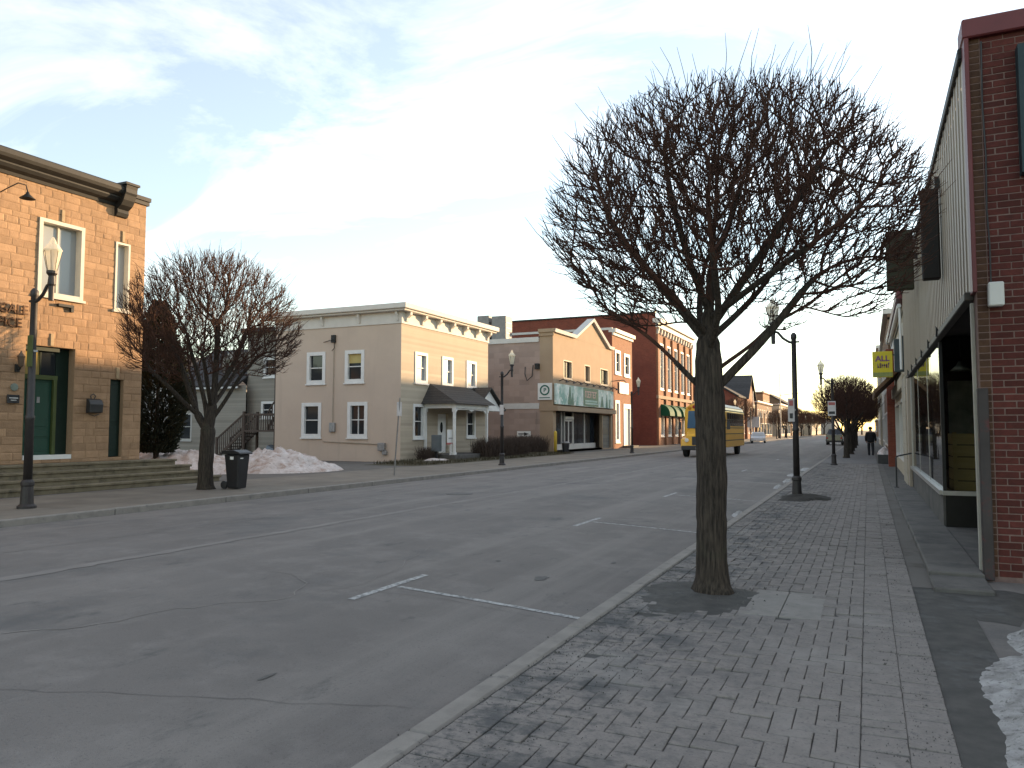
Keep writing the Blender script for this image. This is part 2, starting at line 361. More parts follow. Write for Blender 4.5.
M_white = mat('white_trim', (.74, .73, .70), (.66, .65, .62), scale=3, rough=.6, bump=.1, bscale=40)
M_glass = glass_mat('window_glass', (.022, .026, .03))
M_glass_lit = glass_mat('pale_window_glass', (.30, .32, .33), rough=.1)
M_black = mat('black_metal', (.018, .018, .02), (.03, .03, .032), scale=6, rough=.5, spec=.5)
M_post = mat('post_paint', (.020, .017, .017), (.032, .026, .026), scale=7, rough=.55, spec=.5, bump=.15, bscale=30)
M_steel = mat('galvanised', (.36, .36, .36), (.28, .28, .28), scale=8, rough=.45, metal=.7)
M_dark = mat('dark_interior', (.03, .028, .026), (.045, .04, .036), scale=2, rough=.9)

# ------------------------------------------------------------------ ground, road, kerbs, walks
XR, XL = -2.28, -14.0                 # kerb faces of the road
def roadz(x):
    t = (x + 8.14) / 5.86
    return -.13 + .125 * (1 - min(1, t * t))
g = MB(); g.quad((-3000, -800, -.32), (3000, -800, -.32), (3000, 4000, -.32), (-3000, 4000, -.32))
tag(g.build('ground', M_ground), kind='structure')
mb = MB(); nx = 26; ys = [-14 + 2 * i for i in range(40)] + [66 + 12 * i for i in range(40)]
vs, fs = [], []
for y in ys:
    for i in range(nx + 1):
        x = XL + (XR - XL) * i / nx
        vs.append((x, y, roadz(x)))
for j in range(len(ys) - 1):
    for i in range(nx): fs.append((j * (nx + 1) + i, j * (nx + 1) + i + 1, (j + 1) * (nx + 1) + i + 1, (j + 1) * (nx + 1) + i))
mb.add(vs, fs); road = tag(mb.build('road', M_asph, smooth=True, recalc=False), kind='structure')
def rz2(x, y): return roadz(x)
def ribbon(name, pts, w, m, lift=.004, wob=0.0, step=.12, parent=road):
    """a flat strip that follows the road surface"""
    P = [Vector((a, b, 0)) for a, b in pts]; L = []
    for a, b in zip(P[:-1], P[1:]):
        n = max(1, int((b - a).length / step))
        for k in range(n): L.append(a.lerp(b, k / n))
    L.append(P[-1])
    vs, fs = [], []
    for i, p in enumerate(L):
        d = (L[min(i + 1, len(L) - 1)] - L[max(i - 1, 0)]).normalized(); nr = Vector((-d.y, d.x, 0))
        off = wob * (noise.noise((p.x * 1.3, p.y * 1.3, 4)) + .5 * noise.noise((p.x * 5, p.y * 5, 9)))
        ww = w * (1 if not wob else (.55 + .9 * abs(noise.noise((p.x * 3.1, p.y * 3.1, 2)))))
        for s in (-.5, .5):
            q = p + nr * (off + s * ww); vs.append((q.x, q.y, rz2(q.x, q.y) + lift))
    for i in range(len(L) - 1): fs.append((2 * i, 2 * i + 1, 2 * i + 3, 2 * i + 2))
    o = MB().add(vs, fs).build(name, m, parent, recalc=False); return o
for k, y in enumerate((6.98, 13.3, 19.7, 26.1, 32.6, 45.4)):          # parking bay T marks
    ribbon('parking_mark', [(-4.62, y - .72), (-4.62, y + .68)], .085, M_paint)
    ribbon('parking_mark', [(-4.54, y), (-2.42, y - .22)], .075, M_paint)
for k, y in enumerate((21, 33, 45)): ribbon('parking_mark', [(-11.7, y - .6), (-11.7, y + .6)], .1, M_paint2)
ribbon('faded_lane_line', [(-8.75, -4), (-8.45, 7), (-8.3, 20), (-8.2, 60)], .26, M_paint2, wob=.06)
ribbon('tar_crack', [(-6.6, 2.35), (-5, 3.2), (-3.9, 3.62), (-2.6, 4.15)], .007, M_tar, wob=.09)
ribbon('tar_crack', [(-5.6, 6.6), (-3.9, 6.72), (-2.6, 6.55)], .005, M_tar, wob=.07)
ribbon('salt_crack', [(-6.6, 3.4), (-6.0, 4.4), (-5.75, 5.2), (-5.2, 6.0), (-5.35, 6.6), (-6.3, 7.0)], .016, M_pale, wob=.16)
ribbon('salt_crack', [(-5.2, 6.0), (-4.9, 6.9), (-5.6, 9.5)], .01, M_pale, wob=.15)
ribbon('salt_crack', [(-10.5, 5.6), (-10.2, 9.5), (-10.6, 16)], .03, M_pale, wob=.2)
ribbon('tar_crack', [(-13.2, 9), (-9.2, 12.2), (-6.1, 13.6)], .008, M_tar, wob=.3)
ribbon('tar_crack', [(-12.6, 19), (-9.2, 20.2), (-5.1, 21.6), (-2.4, 21)], .010, M_tar, wob=.3)
def blob(name, x, y, rx, ry, m, lift, parent, seed, zf=None, n=28, dome=0.0):
    rr = random.Random(seed); vs = [(x, y, (zf(x, y) if zf else 0) + lift + dome)]; rings = 4
    for r in range(1, rings + 1):
        for k in range(n):
            a = 2 * math.pi * k / n; f = (1 + .34 * noise.noise((math.cos(a) * 1.7 + seed, math.sin(a) * 1.7, seed * .7)) + .12 * rr.uniform(-1, 1)) * r / rings
            px, py = x + rx * f * math.cos(a), y + ry * f * math.sin(a)
            dz = dome * (1 - (r / rings) ** 2) * (.7 + .6 * rr.random()) if r < rings else -.004
            vs.append((px, py, (zf(px, py) if zf else 0) + lift + dz))
    fs = [(0, 1 + k, 1 + (k + 1) % n) for k in range(n)]
    for r in range(rings - 1):
        o = 1 + r * n
        fs += [(o + k, o + n + k, o + n + (k + 1) % n, o + (k + 1) % n) for k in range(n)]
    return MB().add(vs, fs).build(name, m, parent, smooth=True, recalc=False)
for k, (x, y, a, b) in enumerate(((-3.42, 8.2, .07, .15), (-3.0, 9.6, .03, .06), (-3.75, 4.15, .02, .08), (-4.3, 8.9, .03, .05))):
    blob('tar_patch', x, y, a, b, M_tar, .008, road, 40 + k, rz2)
for k, (x, y, a, b) in enumerate(((-12.7, 24.5, .5, .9), (-5.6, 26, .35, .7), (-11.4, 31, .5, 1.5), (-7, 37, .5, 1.6))):
    blob('repair_patch', x, y, a, b, M_paint2, .007, road, 60 + k, rz2)
# manhole
mh = MB().lathe([(.34, 0), (.34, .008), (.31, .012), (.05, .012)], (-9.4, 17.2, rz2(-9.4, 17.2) + .002), 20); mh.build('manhole_cover', M_tar, road)

# kerb of the brick walk: stones with open joints
kerb = MB(); kerb.box(XR + .01, XR + .145, -8, 240, -.3, -.03); kerb = tag(kerb.build('kerb', M_joint), kind='structure')
def kerb_stone(x0, x1, y0, y1, parent, z=.004, seed=0):
    rr = random.Random(seed); s = MB().box(x0, x1, y0 + .006, y1 - .006, -.26, z + rr.uniform(-.004, .004))
    return s.build('kerb_stone', M_conc, parent, bevel=.014)
y = -6.0; k = 0
while y < 92:
    L = 2.4 if y < 50 else 6.0
    kerb_stone(XR, XR + .15, y, y + L, kerb, seed=k); y += L; k += 1
MB().box(XR, XR + .15, y, 240, -.25, .004).build('kerb_stone', M_conc, kerb)
kerbl = MB(); kerbl.box(XL - .165, XL - .01, -8, 240, -.3, -.03); kerbl = tag(kerbl.build('kerb', M_joint), kind='structure')
y = 2.0; k = 0
while y < 80:
    L = 3.0 if y < 50 else 7.5
    kerb_stone(XL - .17, XL, y, y + L, kerbl, z=.0, seed=100 + k); y += L; k += 1
MB().box(XL - .17, XL, y, 240, -.25, 0).build('kerb_stone', M_conc, kerbl)
# litter of grit and old snow along the gutters
for k, (x, y, a, b, m) in enumerate(((-2.5, 24.6, .10, .9, M_snow2), (-2.5, 27.6, .13, 1.2, M_snow2), (-2.6, 31, .2, .8, M_snow2), (-2.45, 14.2, .1, .8, M_grass), (-2.45, 16.3, .1, .5, M_snow2), (-2.5, 36, .2, 1.5, M_snow2))):
    blob('gutter_snow' if m is not M_grass else 'gutter_grit', x, y, a, b, m, .006, road, 80 + k, rz2, dome=.05)
gr = MB(); rr = random.Random(5)
for k in range(900):
    y = rr.uniform(3, 30); x = XR - abs(rr.gauss(0, .07)) - .01; s = rr.uniform(.003, .012)
    z = rz2(x, y); gr.add([(x - s, y, z), (x + s, y - s, z), (x, y + s, z), (x, y, z + s * 1.2)], [(0, 1, 3), (1, 2, 3), (2, 0, 3)])
tag(gr.build('gutter_gravel', M_joint, road, recalc=False), kind='stuff')

# brick walk: bedding sheet, then pavers
XB = [XR + .15, -1.88, -.075, .148, .37]          # kerb back | soldier course | herringbone | soldier | soldier
sw = MB(); sw.quad((XB[0] - .02, -8, -.014), (XB[4] + .02, -8, -.014), (XB[4] + .02, 40.3, -.014), (XB[0] - .02, 40.3, -.014)); sw.box(XB[0], XB[4], 40.3, 240, -.2, -.001)
walk = tag(sw.build('sidewalk', M_joint), kind='structure')
far = MB(); far.quad((XB[0], 40.3, .003), (XB[4], 40.3, .003), (XB[4], 240, .003), (XB[0], 240, .003)); far.build('paving_beyond', M_pavfar, walk)
c = .11281
def paver_mesh(w, l, name):
    b = MB(); h = .05; e = .004
    z1, z2 = -.0035, 0.0
    vs = [(-w / 2, -l / 2, -h), (w / 2, -l / 2, -h), (w / 2, l / 2, -h), (-w / 2, l / 2, -h)]
    vs += [(-w / 2, -l / 2, z1), (w / 2, -l / 2, z1), (w / 2, l / 2, z1), (-w / 2, l / 2, z1)]
    vs += [(-w / 2 + e, -l / 2 + e, z2), (w / 2 - e, -l / 2 + e, z2), (w / 2 - e, l / 2 - e, z2), (-w / 2 + e, l / 2 - e, z2)]
    b.add(vs, [(0, 1, 5, 4), (1, 2, 6, 5), (2, 3, 7, 6), (3, 0, 4, 7), (4, 5, 9, 8), (5, 6, 10, 9), (6, 7, 11, 10), (7, 4, 8, 11), (8, 9, 10, 11)])
    return b.mesh(name, M_paver)
gap = .0058
PM = {'H': paver_mesh(2 * c - gap, c - gap, 'paver_across'), 'V': paver_mesh(c - gap, 2 * c - gap, 'paver_along'), 'h': paver_mesh(c - gap, c - gap, 'half_paver')}
pav = []
Y0, Y1 = 1.2, 40.3
nxc, nyc = 16, int((Y1 - Y0) / c)
def in_pit(x, y):
    a = math.atan2(y - 7.7, x + 1.55); f = 1 + .22 * noise.noise((math.cos(a) * 2, math.sin(a) * 2, 3.3))
    return ((x + 1.55) / (.42 * f)) ** 2 + ((y - 7.62) / (.62 * f)) ** 2 < 1 or ((x + 1.55) / .3) ** 2 + ((y - 19.55) / .5) ** 2 < 1
def in_slab(x, y): return -1.03 < x < -.46 and 7.05 < y < 8.18
for j in range(nyc):
    for i in range(nxc):
        x, y = XB[1] + (i + .5) * c, Y0 + (j + .5) * c
        k = (i - j) % 4
        if k == 0:
            if i + 1 < nxc: pav.append(('H', x + c / 2, y))
            else: pav.append(('h', x, y))
        elif k == 1 and i == 0: pav.append(('h', x, y))
        elif k == 2 and j > 0: pav.append(('V', x, y - c / 2))
for (a, b) in ((-2.107, -1.881), (XB[2], XB[3]), (XB[3], XB[4])):
    for j in range(nyc): pav.append(('H', (a + b) / 2, Y0 + (j + .5) * c))
pav = [p for p in pav if not in_pit(p[1], p[2]) and not in_slab(p[1], p[2])]
rr = random.Random(11)
vis = sorted([p for p in pav if in_view((p[1], p[2], 0), -4)], key=lambda p: p[1] ** 2 + p[2] ** 2)
near = set(vis[:300])
stuff = MB()
for p in pav:
    dz = rr.uniform(-.004, .004) - (.008 if rr.random() < .04 else 0) + .007 * noise.noise((p[1] * .8, p[2] * .8, 1)); tx, ty, tz = rr.gauss(0, .018), rr.gauss(0, .018), rr.gauss(0, .014)
    me = PM[p[0]]
    if p in near:
        o = bpy.data.objects.new('paver', me); COL.objects.link(o); o.parent = walk; o.location = (p[1], p[2], dz); o.rotation_euler = (tx, ty, tz)
    else:
        M = Matrix.Translation((p[1], p[2], dz)) @ Matrix.Rotation(tz, 4, 'Z') @ Matrix.Rotation(tx, 4, 'X') @ Matrix.Rotation(ty, 4, 'Y')
        o0 = len(stuff.v); stuff.v += [tuple(M @ v.co) for v in me.vertices]; stuff.f += [tuple(i + o0 for i in pl.vertices) for pl in me.polygons]
tag(stuff.build('pavers_further_along', M_paver, walk, recalc=False), kind='stuff')
for (x0, x1) in ((-1.045, -.745), (-.738, -.40)): MB().box(x0, x1, 7.07, 8.16, -.05, .002).build('concrete_slab', M_slab, walk, bevel=.005)
blob('asphalt_patch', -1.55, 7.6, .62, .86, M_asph_new, -.006, walk, 3, n=40, dome=.02)
blob('soil_patch', -1.42, 19.5, .62, 1.0, mat('damp_soil', (.030, .027, .023), (.05, .045, .038), scale=9, rough=.95, bump=.8, bscale=60, world=True), -.002, walk, 5, n=30, dome=.08)
soil = MB(); rr = random.Random(9)
for k in range(420):
    a = rr.uniform(0, 6.28); d = abs(rr.gauss(.2, .16)); cx_, cy_ = ((-1.44, 7.85), (-1.58, 19.7))[k % 2]
    x, y = cx_ + d * math.cos(a) * 1.2, cy_ + d * math.sin(a) * 1.3; s = rr.uniform(.006, .02)
    soil.add([(x - s, y, 0), (x + s, y - s, 0), (x, y + s, .0), (x + s * .3, y, s * rr.uniform(.6, 1.6))], [(0, 1, 3), (1, 2, 3), (2, 0, 3)])
tag(soil.build('leaf_litter', M_tar, walk, recalc=False), kind='stuff')

grit = MB(); rr = random.Random(19)
for k in range(5200):      # sand and small stones swept to the edges of the walk
    y = 2.2 + 16 * rr.random() ** 1.5; x = (XB[0] + abs(rr.gauss(0, .42))) if rr.random() < .72 else (.37 - abs(rr.gauss(0, .25)))
    if not XB[0] < x < .37: continue
    s = rr.uniform(.0018, .005) * (2.0 if rr.random() < .06 else 1)
    grit.add([(x - s, y - s * .6, .0), (x + s, y - s * .5, .0), (x + s * .2, y + s, .0), (x, y, .003 + s * 1.1)], [(0, 1, 3), (1, 2, 3), (2, 0, 3)])
tag(grit.build('grit', M_asph_new, walk, recalc=False), kind='stuff')
# strip beside the brick walk, alley in front of the red brick wall, raised ledge before the shop
a = MB(); a.quad((.372, -8, -.012), (.80, -8, -.012), (.80, 9.0, -.012), (.372, 9.0, -.012)); a.quad((.372, 9.0, -.012), (.55, 9.0, -.012), (.55, 9.02, -.012), (.372, 9.02, -.012)); a2 = MB(); a2.quad((.372, 9.02, -.01), (.57, 9.02, -.01), (.57, 60, -.01), (.372, 60, -.01)); tag(a2.build('ledge_gutter', M_lot, recalc=False), kind='structure')
tag(a.build('asphalt_strip', M_asph_new, recalc=False), kind='structure')
a = MB(); a.quad((.80, -8, -.02), (16, -8, -.02), (16, 9.74, -.02), (.80, 9.74, -.02)); tag(a.build('alley', M_asph, recalc=False), kind='structure')
blob('asphalt_patch', 1.05, 8.6, .35, .8, M_asph_new, -.013, None, 31, n=30)['kind'] = 'structure'
M_ledge = mat('ledge_concrete', (.12, .112, .103), (.088, .083, .077), scale=2.5, rough=.9, bump=.4, bscale=60, island=.1, world=True, stain=[(2, .5, .7, (.06, .06, .058), 2.0)])
ledge = MB().box(.56, 1.09, 8.85, 9.6, -.1, .035).build('ledge', M_ledge, bevel=.015); tag(ledge, kind='structure')
for (y0, y1) in ((9.61, 14.2), (14.21, 18.8), (18.81, 26.6)): MB().box(.56 if y0 > 9.62 else .565, 1.09, y0, y1, -.1, .07 + .004 * (y0 < 14)).build('ledge_slab', M_ledge, ledge, bevel=.015)

# left-hand walk, lots and lawn
a = MB(); a.quad((XL - .168, -8, -.006), (-18.4, -8, -.006), (-18.4, 240, -.006), (XL - .168, 240, -.006)); tag(a.build('left_sidewalk', M_walk, recalc=False), kind='structure')
a = MB(); a.quad((-18.4, -8, -.012), (-75, -8, -.012), (-75, 240, -.012), (-18.4, 240, -.012)); tag(a.build('lot', M_lot, recalc=False), kind='structure')
vs, fs = [], []
NX, NY = 10, 24
for j in range(NY + 1):
    for i in range(NX + 1):
        x = -21.25 + 3.2 * i / NX; yy = 29.5 + 20.3 * j / NY; e = min(i / 3, 1, (NX - i) / 3) * min(j / 3, 1, (NY - j) / 3)
        vs.append((x, yy, -.01 + e * (.12 + .05 * noise.noise((x, yy, 0)))))
for j in range(NY):
    for i in range(NX): fs.append((j * (NX + 1) + i, j * (NX + 1) + i + 1, (j + 1) * (NX + 1) + i + 1, (j + 1) * (NX + 1) + i))
lawn = tag(MB().add(vs, fs).build('lawn', M_grass, smooth=True, recalc=False), kind='structure')
gb = MB(); rr = random.Random(3)
for k in range(5200):
    x, yy = rr.uniform(-21.1, -18.2), rr.uniform(30, 49.5); h = rr.uniform(.03, .11); s = .02; a_ = rr.uniform(0, 6.28)
    gb.add([(x - s * math.cos(a_), yy - s * math.sin(a_), .02), (x + s * math.cos(a_), yy + s * math.sin(a_), .02), (x + rr.gauss(0, .03), yy + rr.gauss(0, .03), .1 + h)], [(0, 1, 2)])
tag(gb.build('grass_blades', M_grass, lawn, recalc=False), kind='stuff')

# ------------------------------------------------------------------ snow
def snow_heap(label, x0, x1, y0, y1, h, m, seed, group='snow heaps', n=44, peaks=((.5, .5, 1),), lump=.25, rough=.5):
    vs, fs = [], []
    for j in range(n + 1):
        for i in range(n + 1):
            u, v = i / n, j / n; x, y = x0 + (x1 - x0) * u, y0 + (y1 - y0) * v
            q = 2 * u - 1 + .22 * noise.noise((y * .7, seed, 0)); w = 2 * v - 1 + .22 * noise.noise((x * .7, seed, 5))
            r = (abs(q) ** 2.4 + abs(w) ** 2.4) ** (1 / 2.4)
            e = max(0, 1 - r ** 2.2) ** .75 if r < 1 else 0
            pk = max(p[2] * math.exp(-(((u - p[0]) / .28) ** 2 + ((v - p[1]) / .45) ** 2)) for p in peaks)
            z = h * e * (.35 + .65 * pk) + e * (lump * .5 * noise.fractal((x * 1.5 * rough / .5, y * 1.5 * rough / .5, seed), 1.0, 2.1, 4))
            vs.append((x, y, z - .03 if e > 0 else -.06))
    for j in range(n):
        for i in range(n): fs.append((j * (n + 1) + i, j * (n + 1) + i + 1, (j + 1) * (n + 1) + i + 1, (j + 1) * (n + 1) + i))
    o = MB().add(vs, fs).own('snow_heap', m, label, 'snow', ((x0 + x1) / 2, (y0 + y1) / 2, 0), group, smooth=True)
    o.location.z = 0; return o
snow_heap('long dirty snow heap against the beige building side wall, behind the wheelie bin', -24.6, -19.0, 21.8, 26.6, .82, M_snow, 3, peaks=((.40, .55, .85), (.62, .45, 1), (.2, .6, .75)), lump=.6, rough=.8, n=60)
snow_heap('white and brown snow bank between the stone steps and the bare street tree', -27.5, -21.2, 19.2, 24.5, .95, M_snow, 8, peaks=((.75, .4, .9), (.4, .5, .8), (.15, .6, .9)), lump=.6, rough=.8, n=60)
snow_heap('thin melting snow patch on the brown lawn before the beige building', -20.4, -18.5, 31.4, 35.2, .22, M_snow, 14, peaks=((.5, .5, 1),), lump=.1, n=24)
snow_heap('grainy grey snow heap beside the alley in front of the red brick wall', .50, 3.2, 2.2, 6.9, .24, M_snow2, 21, peaks=((.6, .4, 1), (.3, .6, .8), (.7, .8, .8)), lump=.16, n=150, rough=3.4)
snow_heap('small clump of old snow beside the yellow parking block', .92, 1.35, 6.6, 7.5, .14, M_snow2, 25, peaks=((.6, .5, 1),), lump=.1, n=30, rough=2.5)
# ------------------------------------------------------------------ stone office building
M_stone = mat('sandstone', (.38, .242, .145), (.315, .2, .118), scale=6, rough=.92, bump=.7, bscale=30, objrand=.14, stain=[(1.3, .52, .8, (.29, .18, .10), 4.0), (2.4, .58, .74, (.20, .125, .072), 14.0, {'stretch': (1, 1.6, .16)})], world=True)
M_stone2 = mat('sandstone_rest', (.38, .242, .145), (.315, .2, .118), scale=6, rough=.92, bump=.7, bscale=30, island=.20, world=True)
M_mortar = mat('mortar', (.35, .235, .145), (.30, .20, .122), scale=12, rough=.95, bump=.3)
M_sill = mat('pale_stone', (.42, .31, .19), (.36, .265, .16), scale=6, rough=.85, bump=.2)
M_corn = mat('cornice_metal', (.014, .014, .013), (.022, .021, .019), scale=4, rough=.6, spec=.4)
M_green = mat('green_door_paint', (.006, .044, .026), (.008, .052, .03), scale=5, rough=.45, spec=.5)
M_dgreen = mat('dark_green_paint', (.006, .018, .012), (.008, .023, .015), scale=5, rough=.5)
M_frame = mat('window_frame_paint', (.62, .58, .50), (.55, .52, .45), scale=4, rough=.6)
M_letter = mat('bronze_letters', (.07, .035, .018), (.10, .05, .025), scale=20, rough=.5, metal=.3)
M_step = mat('step_stone', (.21, .175, .118), (.155, .13, .086), scale=3, rough=.9, bump=.5, bscale=40, world=True, stain=[(2.5, .5, .7, (.08, .07, .05), 3.0)])
SX = -20.3
fe = Fr('E', SX)
sb = thing('stone_building', 'two storey orange sandstone office with green door and dark metal cornice', 'building', (SX - 4, 12, 0))
U0, U1, V0, V1 = 4.0, 16.72, .70, 8.62
WIN = (13.33, 14.66, 5.27, 7.38); NWIN = (15.68, 16.17, 5.18, 7.23); DOOR = (13.10, 14.50, .80, 3.88); GDOOR = (15.65, 16.09, .80, 3.10); WL = (9.2, 10.55, 5.27, 7.38)
holes = [WIN, NWIN, DOOR, GDOOR, WL]
wall(fe, U0, U1, 0, V1, holes, .30, 'wall', M_mortar, sb)
b = MB(); b.quad((SX, U1, 0), (SX - 12, U1, 0), (SX - 12, U1, V1), (SX, U1, V1)); b.quad((SX, U0, 0), (SX - 12, U0, 0), (SX - 12, U0, V1), (SX, U0, V1)); b.quad((SX - 12, U0, 0), (SX - 12, U1, 0), (SX - 12, U1, V1), (SX - 12, U0, V1)); b.build('wall', M_mortar, sb)
b = MB(); b.quad((SX, U0, V1 - .1), (SX, U1, V1 - .1), (SX - 12, U1, V1 - .1), (SX - 12, U0, V1 - .1)); b.build('roof', M_corn, sb)
# rock-faced stones
def stone_proto(seed):
    rr = random.Random(seed); vs = []
    for (a, bb) in ((-.5, -.5), (.5, -.5), (.5, .5), (-.5, .5)): vs.append((0, a, bb))
    for (a, bb) in ((-.5, -.5), (.5, -.5), (.5, .5), (-.5, .5)): vs.append((.55, a, bb))
    for (a, bb) in ((-.40, -.34), (.40, -.34), (.40, .34), (-.40, .34)): vs.append((1 + rr.uniform(-.25, .25), a + rr.uniform(-.05, .05), bb + rr.uniform(-.07, .07)))
    f = [(0, 1, 5, 4), (1, 2, 6, 5), (2, 3, 7, 6), (3, 0, 4, 7), (4, 5, 9, 8), (5, 6, 10, 9), (6, 7, 11, 10), (7, 4, 8, 11), (8, 9, 10, 11)]
    return MB().add(vs, f)
SPs = [stone_proto(i) for i in range(6)]; SPm = [p.mesh('stone_block', M_stone) for p in SPs]
keys = sorted({V0, V1, *[h[2] for h in holes], *[h[3] for h in holes]})
rows = []
for a, bb in zip(keys[:-1], keys[1:]):
    if bb <= V0: continue
    a = max(a, V0); n = max(1, round((bb - a) / .205)); rows += [(a + (bb - a) * i / n, a + (bb - a) * (i + 1) / n) for i in range(n)]
rr = random.Random(17); stones = []
for (va, vb) in rows:
    if vb - va < .05: continue
    iv = [(U0, U1)]
    for h in holes:
        if h[2] < (va + vb) / 2 < h[3]:
            iv = [seg for s0, s1 in iv for seg in ((s0, min(s1, h[0])), (max(s0, h[1]), s1)) if seg[1] - seg[0] > .02]
    for s0, s1 in iv:
        u = s0
        while u < s1 - .01:
            L = rr.uniform(.2, .56)
            if s1 - (u + L) < .2: L = s1 - u
            stones.append((u, u + L, va, vb)); u += L
vis = [s for s in stones if in_view(fe.P((s[0] + s[1]) / 2, (s[2] + s[3]) / 2), 0)]
vis = set(sorted(vis, key=lambda s: -(s[1] - s[0]) * (s[3] - s[2]))[:300])
rest = MB(); base = root_base(sb)
for s in stones:
    k = rr.randrange(6); j = .009; dep = rr.uniform(.007, .018)
    cu, cv, lu, lv = (s[0] + s[1]) / 2, (s[2] + s[3]) / 2, s[1] - s[0] - j, s[3] - s[2] - j
    if s in vis:
        o = bpy.data.objects.new('stone_block', SPm[k]); COL.objects.link(o); o.parent = sb
        o.location = Vector((SX + .001, cu, cv)) - base; o.scale = (dep, lu, lv)
    else:
        rest.add([(SX + .001 + v[0] * dep, cu + v[1] * lu, cv + v[2] * lv) for v in SPs[k].v], SPs[k].f)
tag(rest.build('stone_blocks_rest', M_stone2, sb, recalc=False), kind='stuff')
window(sb, fe, *WIN, M_frame, M_glass_lit, fw=.10, proud=.05, back=.2, bars=('v',), sill=True)
window(sb, fe, *WL, M_frame, M_glass_lit, fw=.10, proud=.05, back=.2, bars=('v',), sill=True)
window(sb, fe, *NWIN, M_frame, M_glass_lit, fw=.06, proud=.04, back=.16, bars=(), sill=True)
for (h, w_) in ((WIN, .10), (NWIN, .10), (DOOR, .10), (GDOOR, .10)):
    k = MB(); cu = (h[0] + h[1]) / 2; fbox(k, fe, cu - w_ / 2, cu + w_ / 2, h[3] + .02, h[3] + .36, .0, .045); k.build('keystone', M_sill, sb, bevel=.01)
k = MB(); fbox(k, fe, 13.9, 14.35, 5.02, 5.09, 0, .12); fbox(k, fe, 14.28, 14.36, 4.9, 5.02, 0, .1); k.build('sill_bracket', M_corn, sb)
# recessed green door, transom, side panel
d = MB(); fbox(d, fe, 13.22, 14.00, .92, 2.98, -.27, -.22); door = d.build('door', M_green, sb)
p = MB()
for (v0, v1) in ((1.02, 1.35), (1.42, 1.62), (1.70, 2.88)):
    for (u0, u1) in (((13.30, 13.92),) if v0 < 1.6 else ((13.30, 13.92),)): fbox(p, fe, u0, u1, v0, v1, -.222, -.205)
p.build('door_panel', M_green, door, bevel=.006)
k = MB().tube([fe.P(13.34, 1.95, -.20), fe.P(13.34, 1.95, -.13)], .035, 8); k.build('handle', M_steel, door)
k = MB(); fbox(k, fe, 13.58, 13.66, 2.34, 2.50, -.205, -.19); k.build('knocker', M_steel, door)
d = MB(); fbox(d, fe, 13.12, 14.48, .80, .92, -.3, .02); d.build('threshold', M_white, sb)
M_lime = mat('olive_frame_paint', (.075, .095, .03), (.06, .08, .026), scale=4, rough=.55)
d = MB(); fbox(d, fe, 13.14, 14.12, 2.98, 3.10, -.28, -.15); fbox(d, fe, 14.02, 14.11, .92, 2.98, -.28, -.15); fbox(d, fe, 13.13, 13.21, .92, 2.98, -.28, -.15); d.build('door_frame', M_lime, sb)
d = MB(); fbox(d, fe, 14.12, 14.498, .92, 3.86, -.29, -.24); fbox(d, fe, 13.105, 14.12, 3.76, 3.86, -.29, -.10); d.build('side_panel', M_dgreen, sb)
d = MB(); fbox(d, fe, 13.13, 13.66, 3.11, 3.75, -.28, -.26); d.build('transom_pane', glass_mat('amber_glass', (.34, .26, .09), .15), sb)
d = MB(); fbox(d, fe, 13.69, 14.12, 3.11, 3.75, -.28, -.262); d.build('transom_pane', M_glass, sb)
d = MB(); fbox(d, fe, 13.66, 13.69, 3.11, 3.76, -.28, -.23); d.build('transom_bar', M_dgreen, sb)
d = MB(); fbox(d, fe, 15.655, 16.085, .82, 3.095, -.16, -.12); nd = d.build('narrow_door', M_dgreen, sb)
p = MB(); fbox(p, fe, 15.74, 16.0, 1.0, 1.7, -.122, -.108); fbox(p, fe, 15.74, 16.0, 1.85, 2.95, -.122, -.108); p.build('door_panel', M_dgreen, nd, bevel=.006)
# cornice with bracket and lower coping
cz = 8.62
prof = [(0, 8.28), (.05, 8.28), (.08, 8.36), (.20, 8.42), (.26, 8.50), (.26, 8.54), (.40, 8.62), (.44, 8.70), (.44, 8.82), (.40, 8.86), (-.2, 8.90), (-.2, 8.5), (0, 8.5)]
k = MB().prism(prof, lambda a, bb, u: fe.P(u, bb, a), U0, 15.86); k.build('cornice', M_corn, sb)
k = MB().prism([(0, 7.98), (.10, 8.0), (.16, 8.10), (.14, 8.2), (.30, 8.30), (.40, 8.45), (.46, 8.60), (.50, 8.66), (.50, 8.78), (.53, 8.88), (0, 8.88)], lambda a, bb, u: fe.P(u, bb, a), 15.60, 15.98); k.build('cornice_bracket', M_corn, sb)
k = MB(); fbox(k, fe, 15.54, 16.02, 8.881, 8.95, -.1, .57); k.build('bracket_cap', M_corn, sb)
k = MB(); fbox(k, fe, 15.98, 16.80, 8.70, 8.82, -.25, .12); fbox(k, fe, 15.981, 16.78, 8.58, 8.699, -.25, .07); k.build('coping', M_corn, sb)
# lettering
for (txt, z, ue) in (('GALE', 4.66, 13.09), ('FICE', 4.30, 12.93)):
    text_mesh(txt, .34, lambda a, bb, d, z=z, ue=ue: (SX + .06 + d, ue + a * .95, z + bb), M_letter, 'lettering', sb, .02, 'RIGHT', bold=.004)
# steps: four treads that wrap past the corner
st = thing('stone_steps', 'four wide mossy stone steps below the green door', 'steps', (SX + .8, 14, 0))
for i in range(4):
    z1 = .70 - i * .175; ext = .30 + .36 * i
    s = MB().box(SX + .03 + (.36 * (i - 1) + .55 if i else 0), SX + .55 + .36 * i, 7.0 - .3 * i, 17.6 + .26 * i, 0.0 if i == 0 else -.02, z1)
    s.box(SX + .5 + .36 * i, SX + .59 + .36 * i, 6.98 - .3 * i, 17.64 + .26 * i, z1 - .07, z1 - .003)
    s.build('step', M_step, st, bevel=.012)
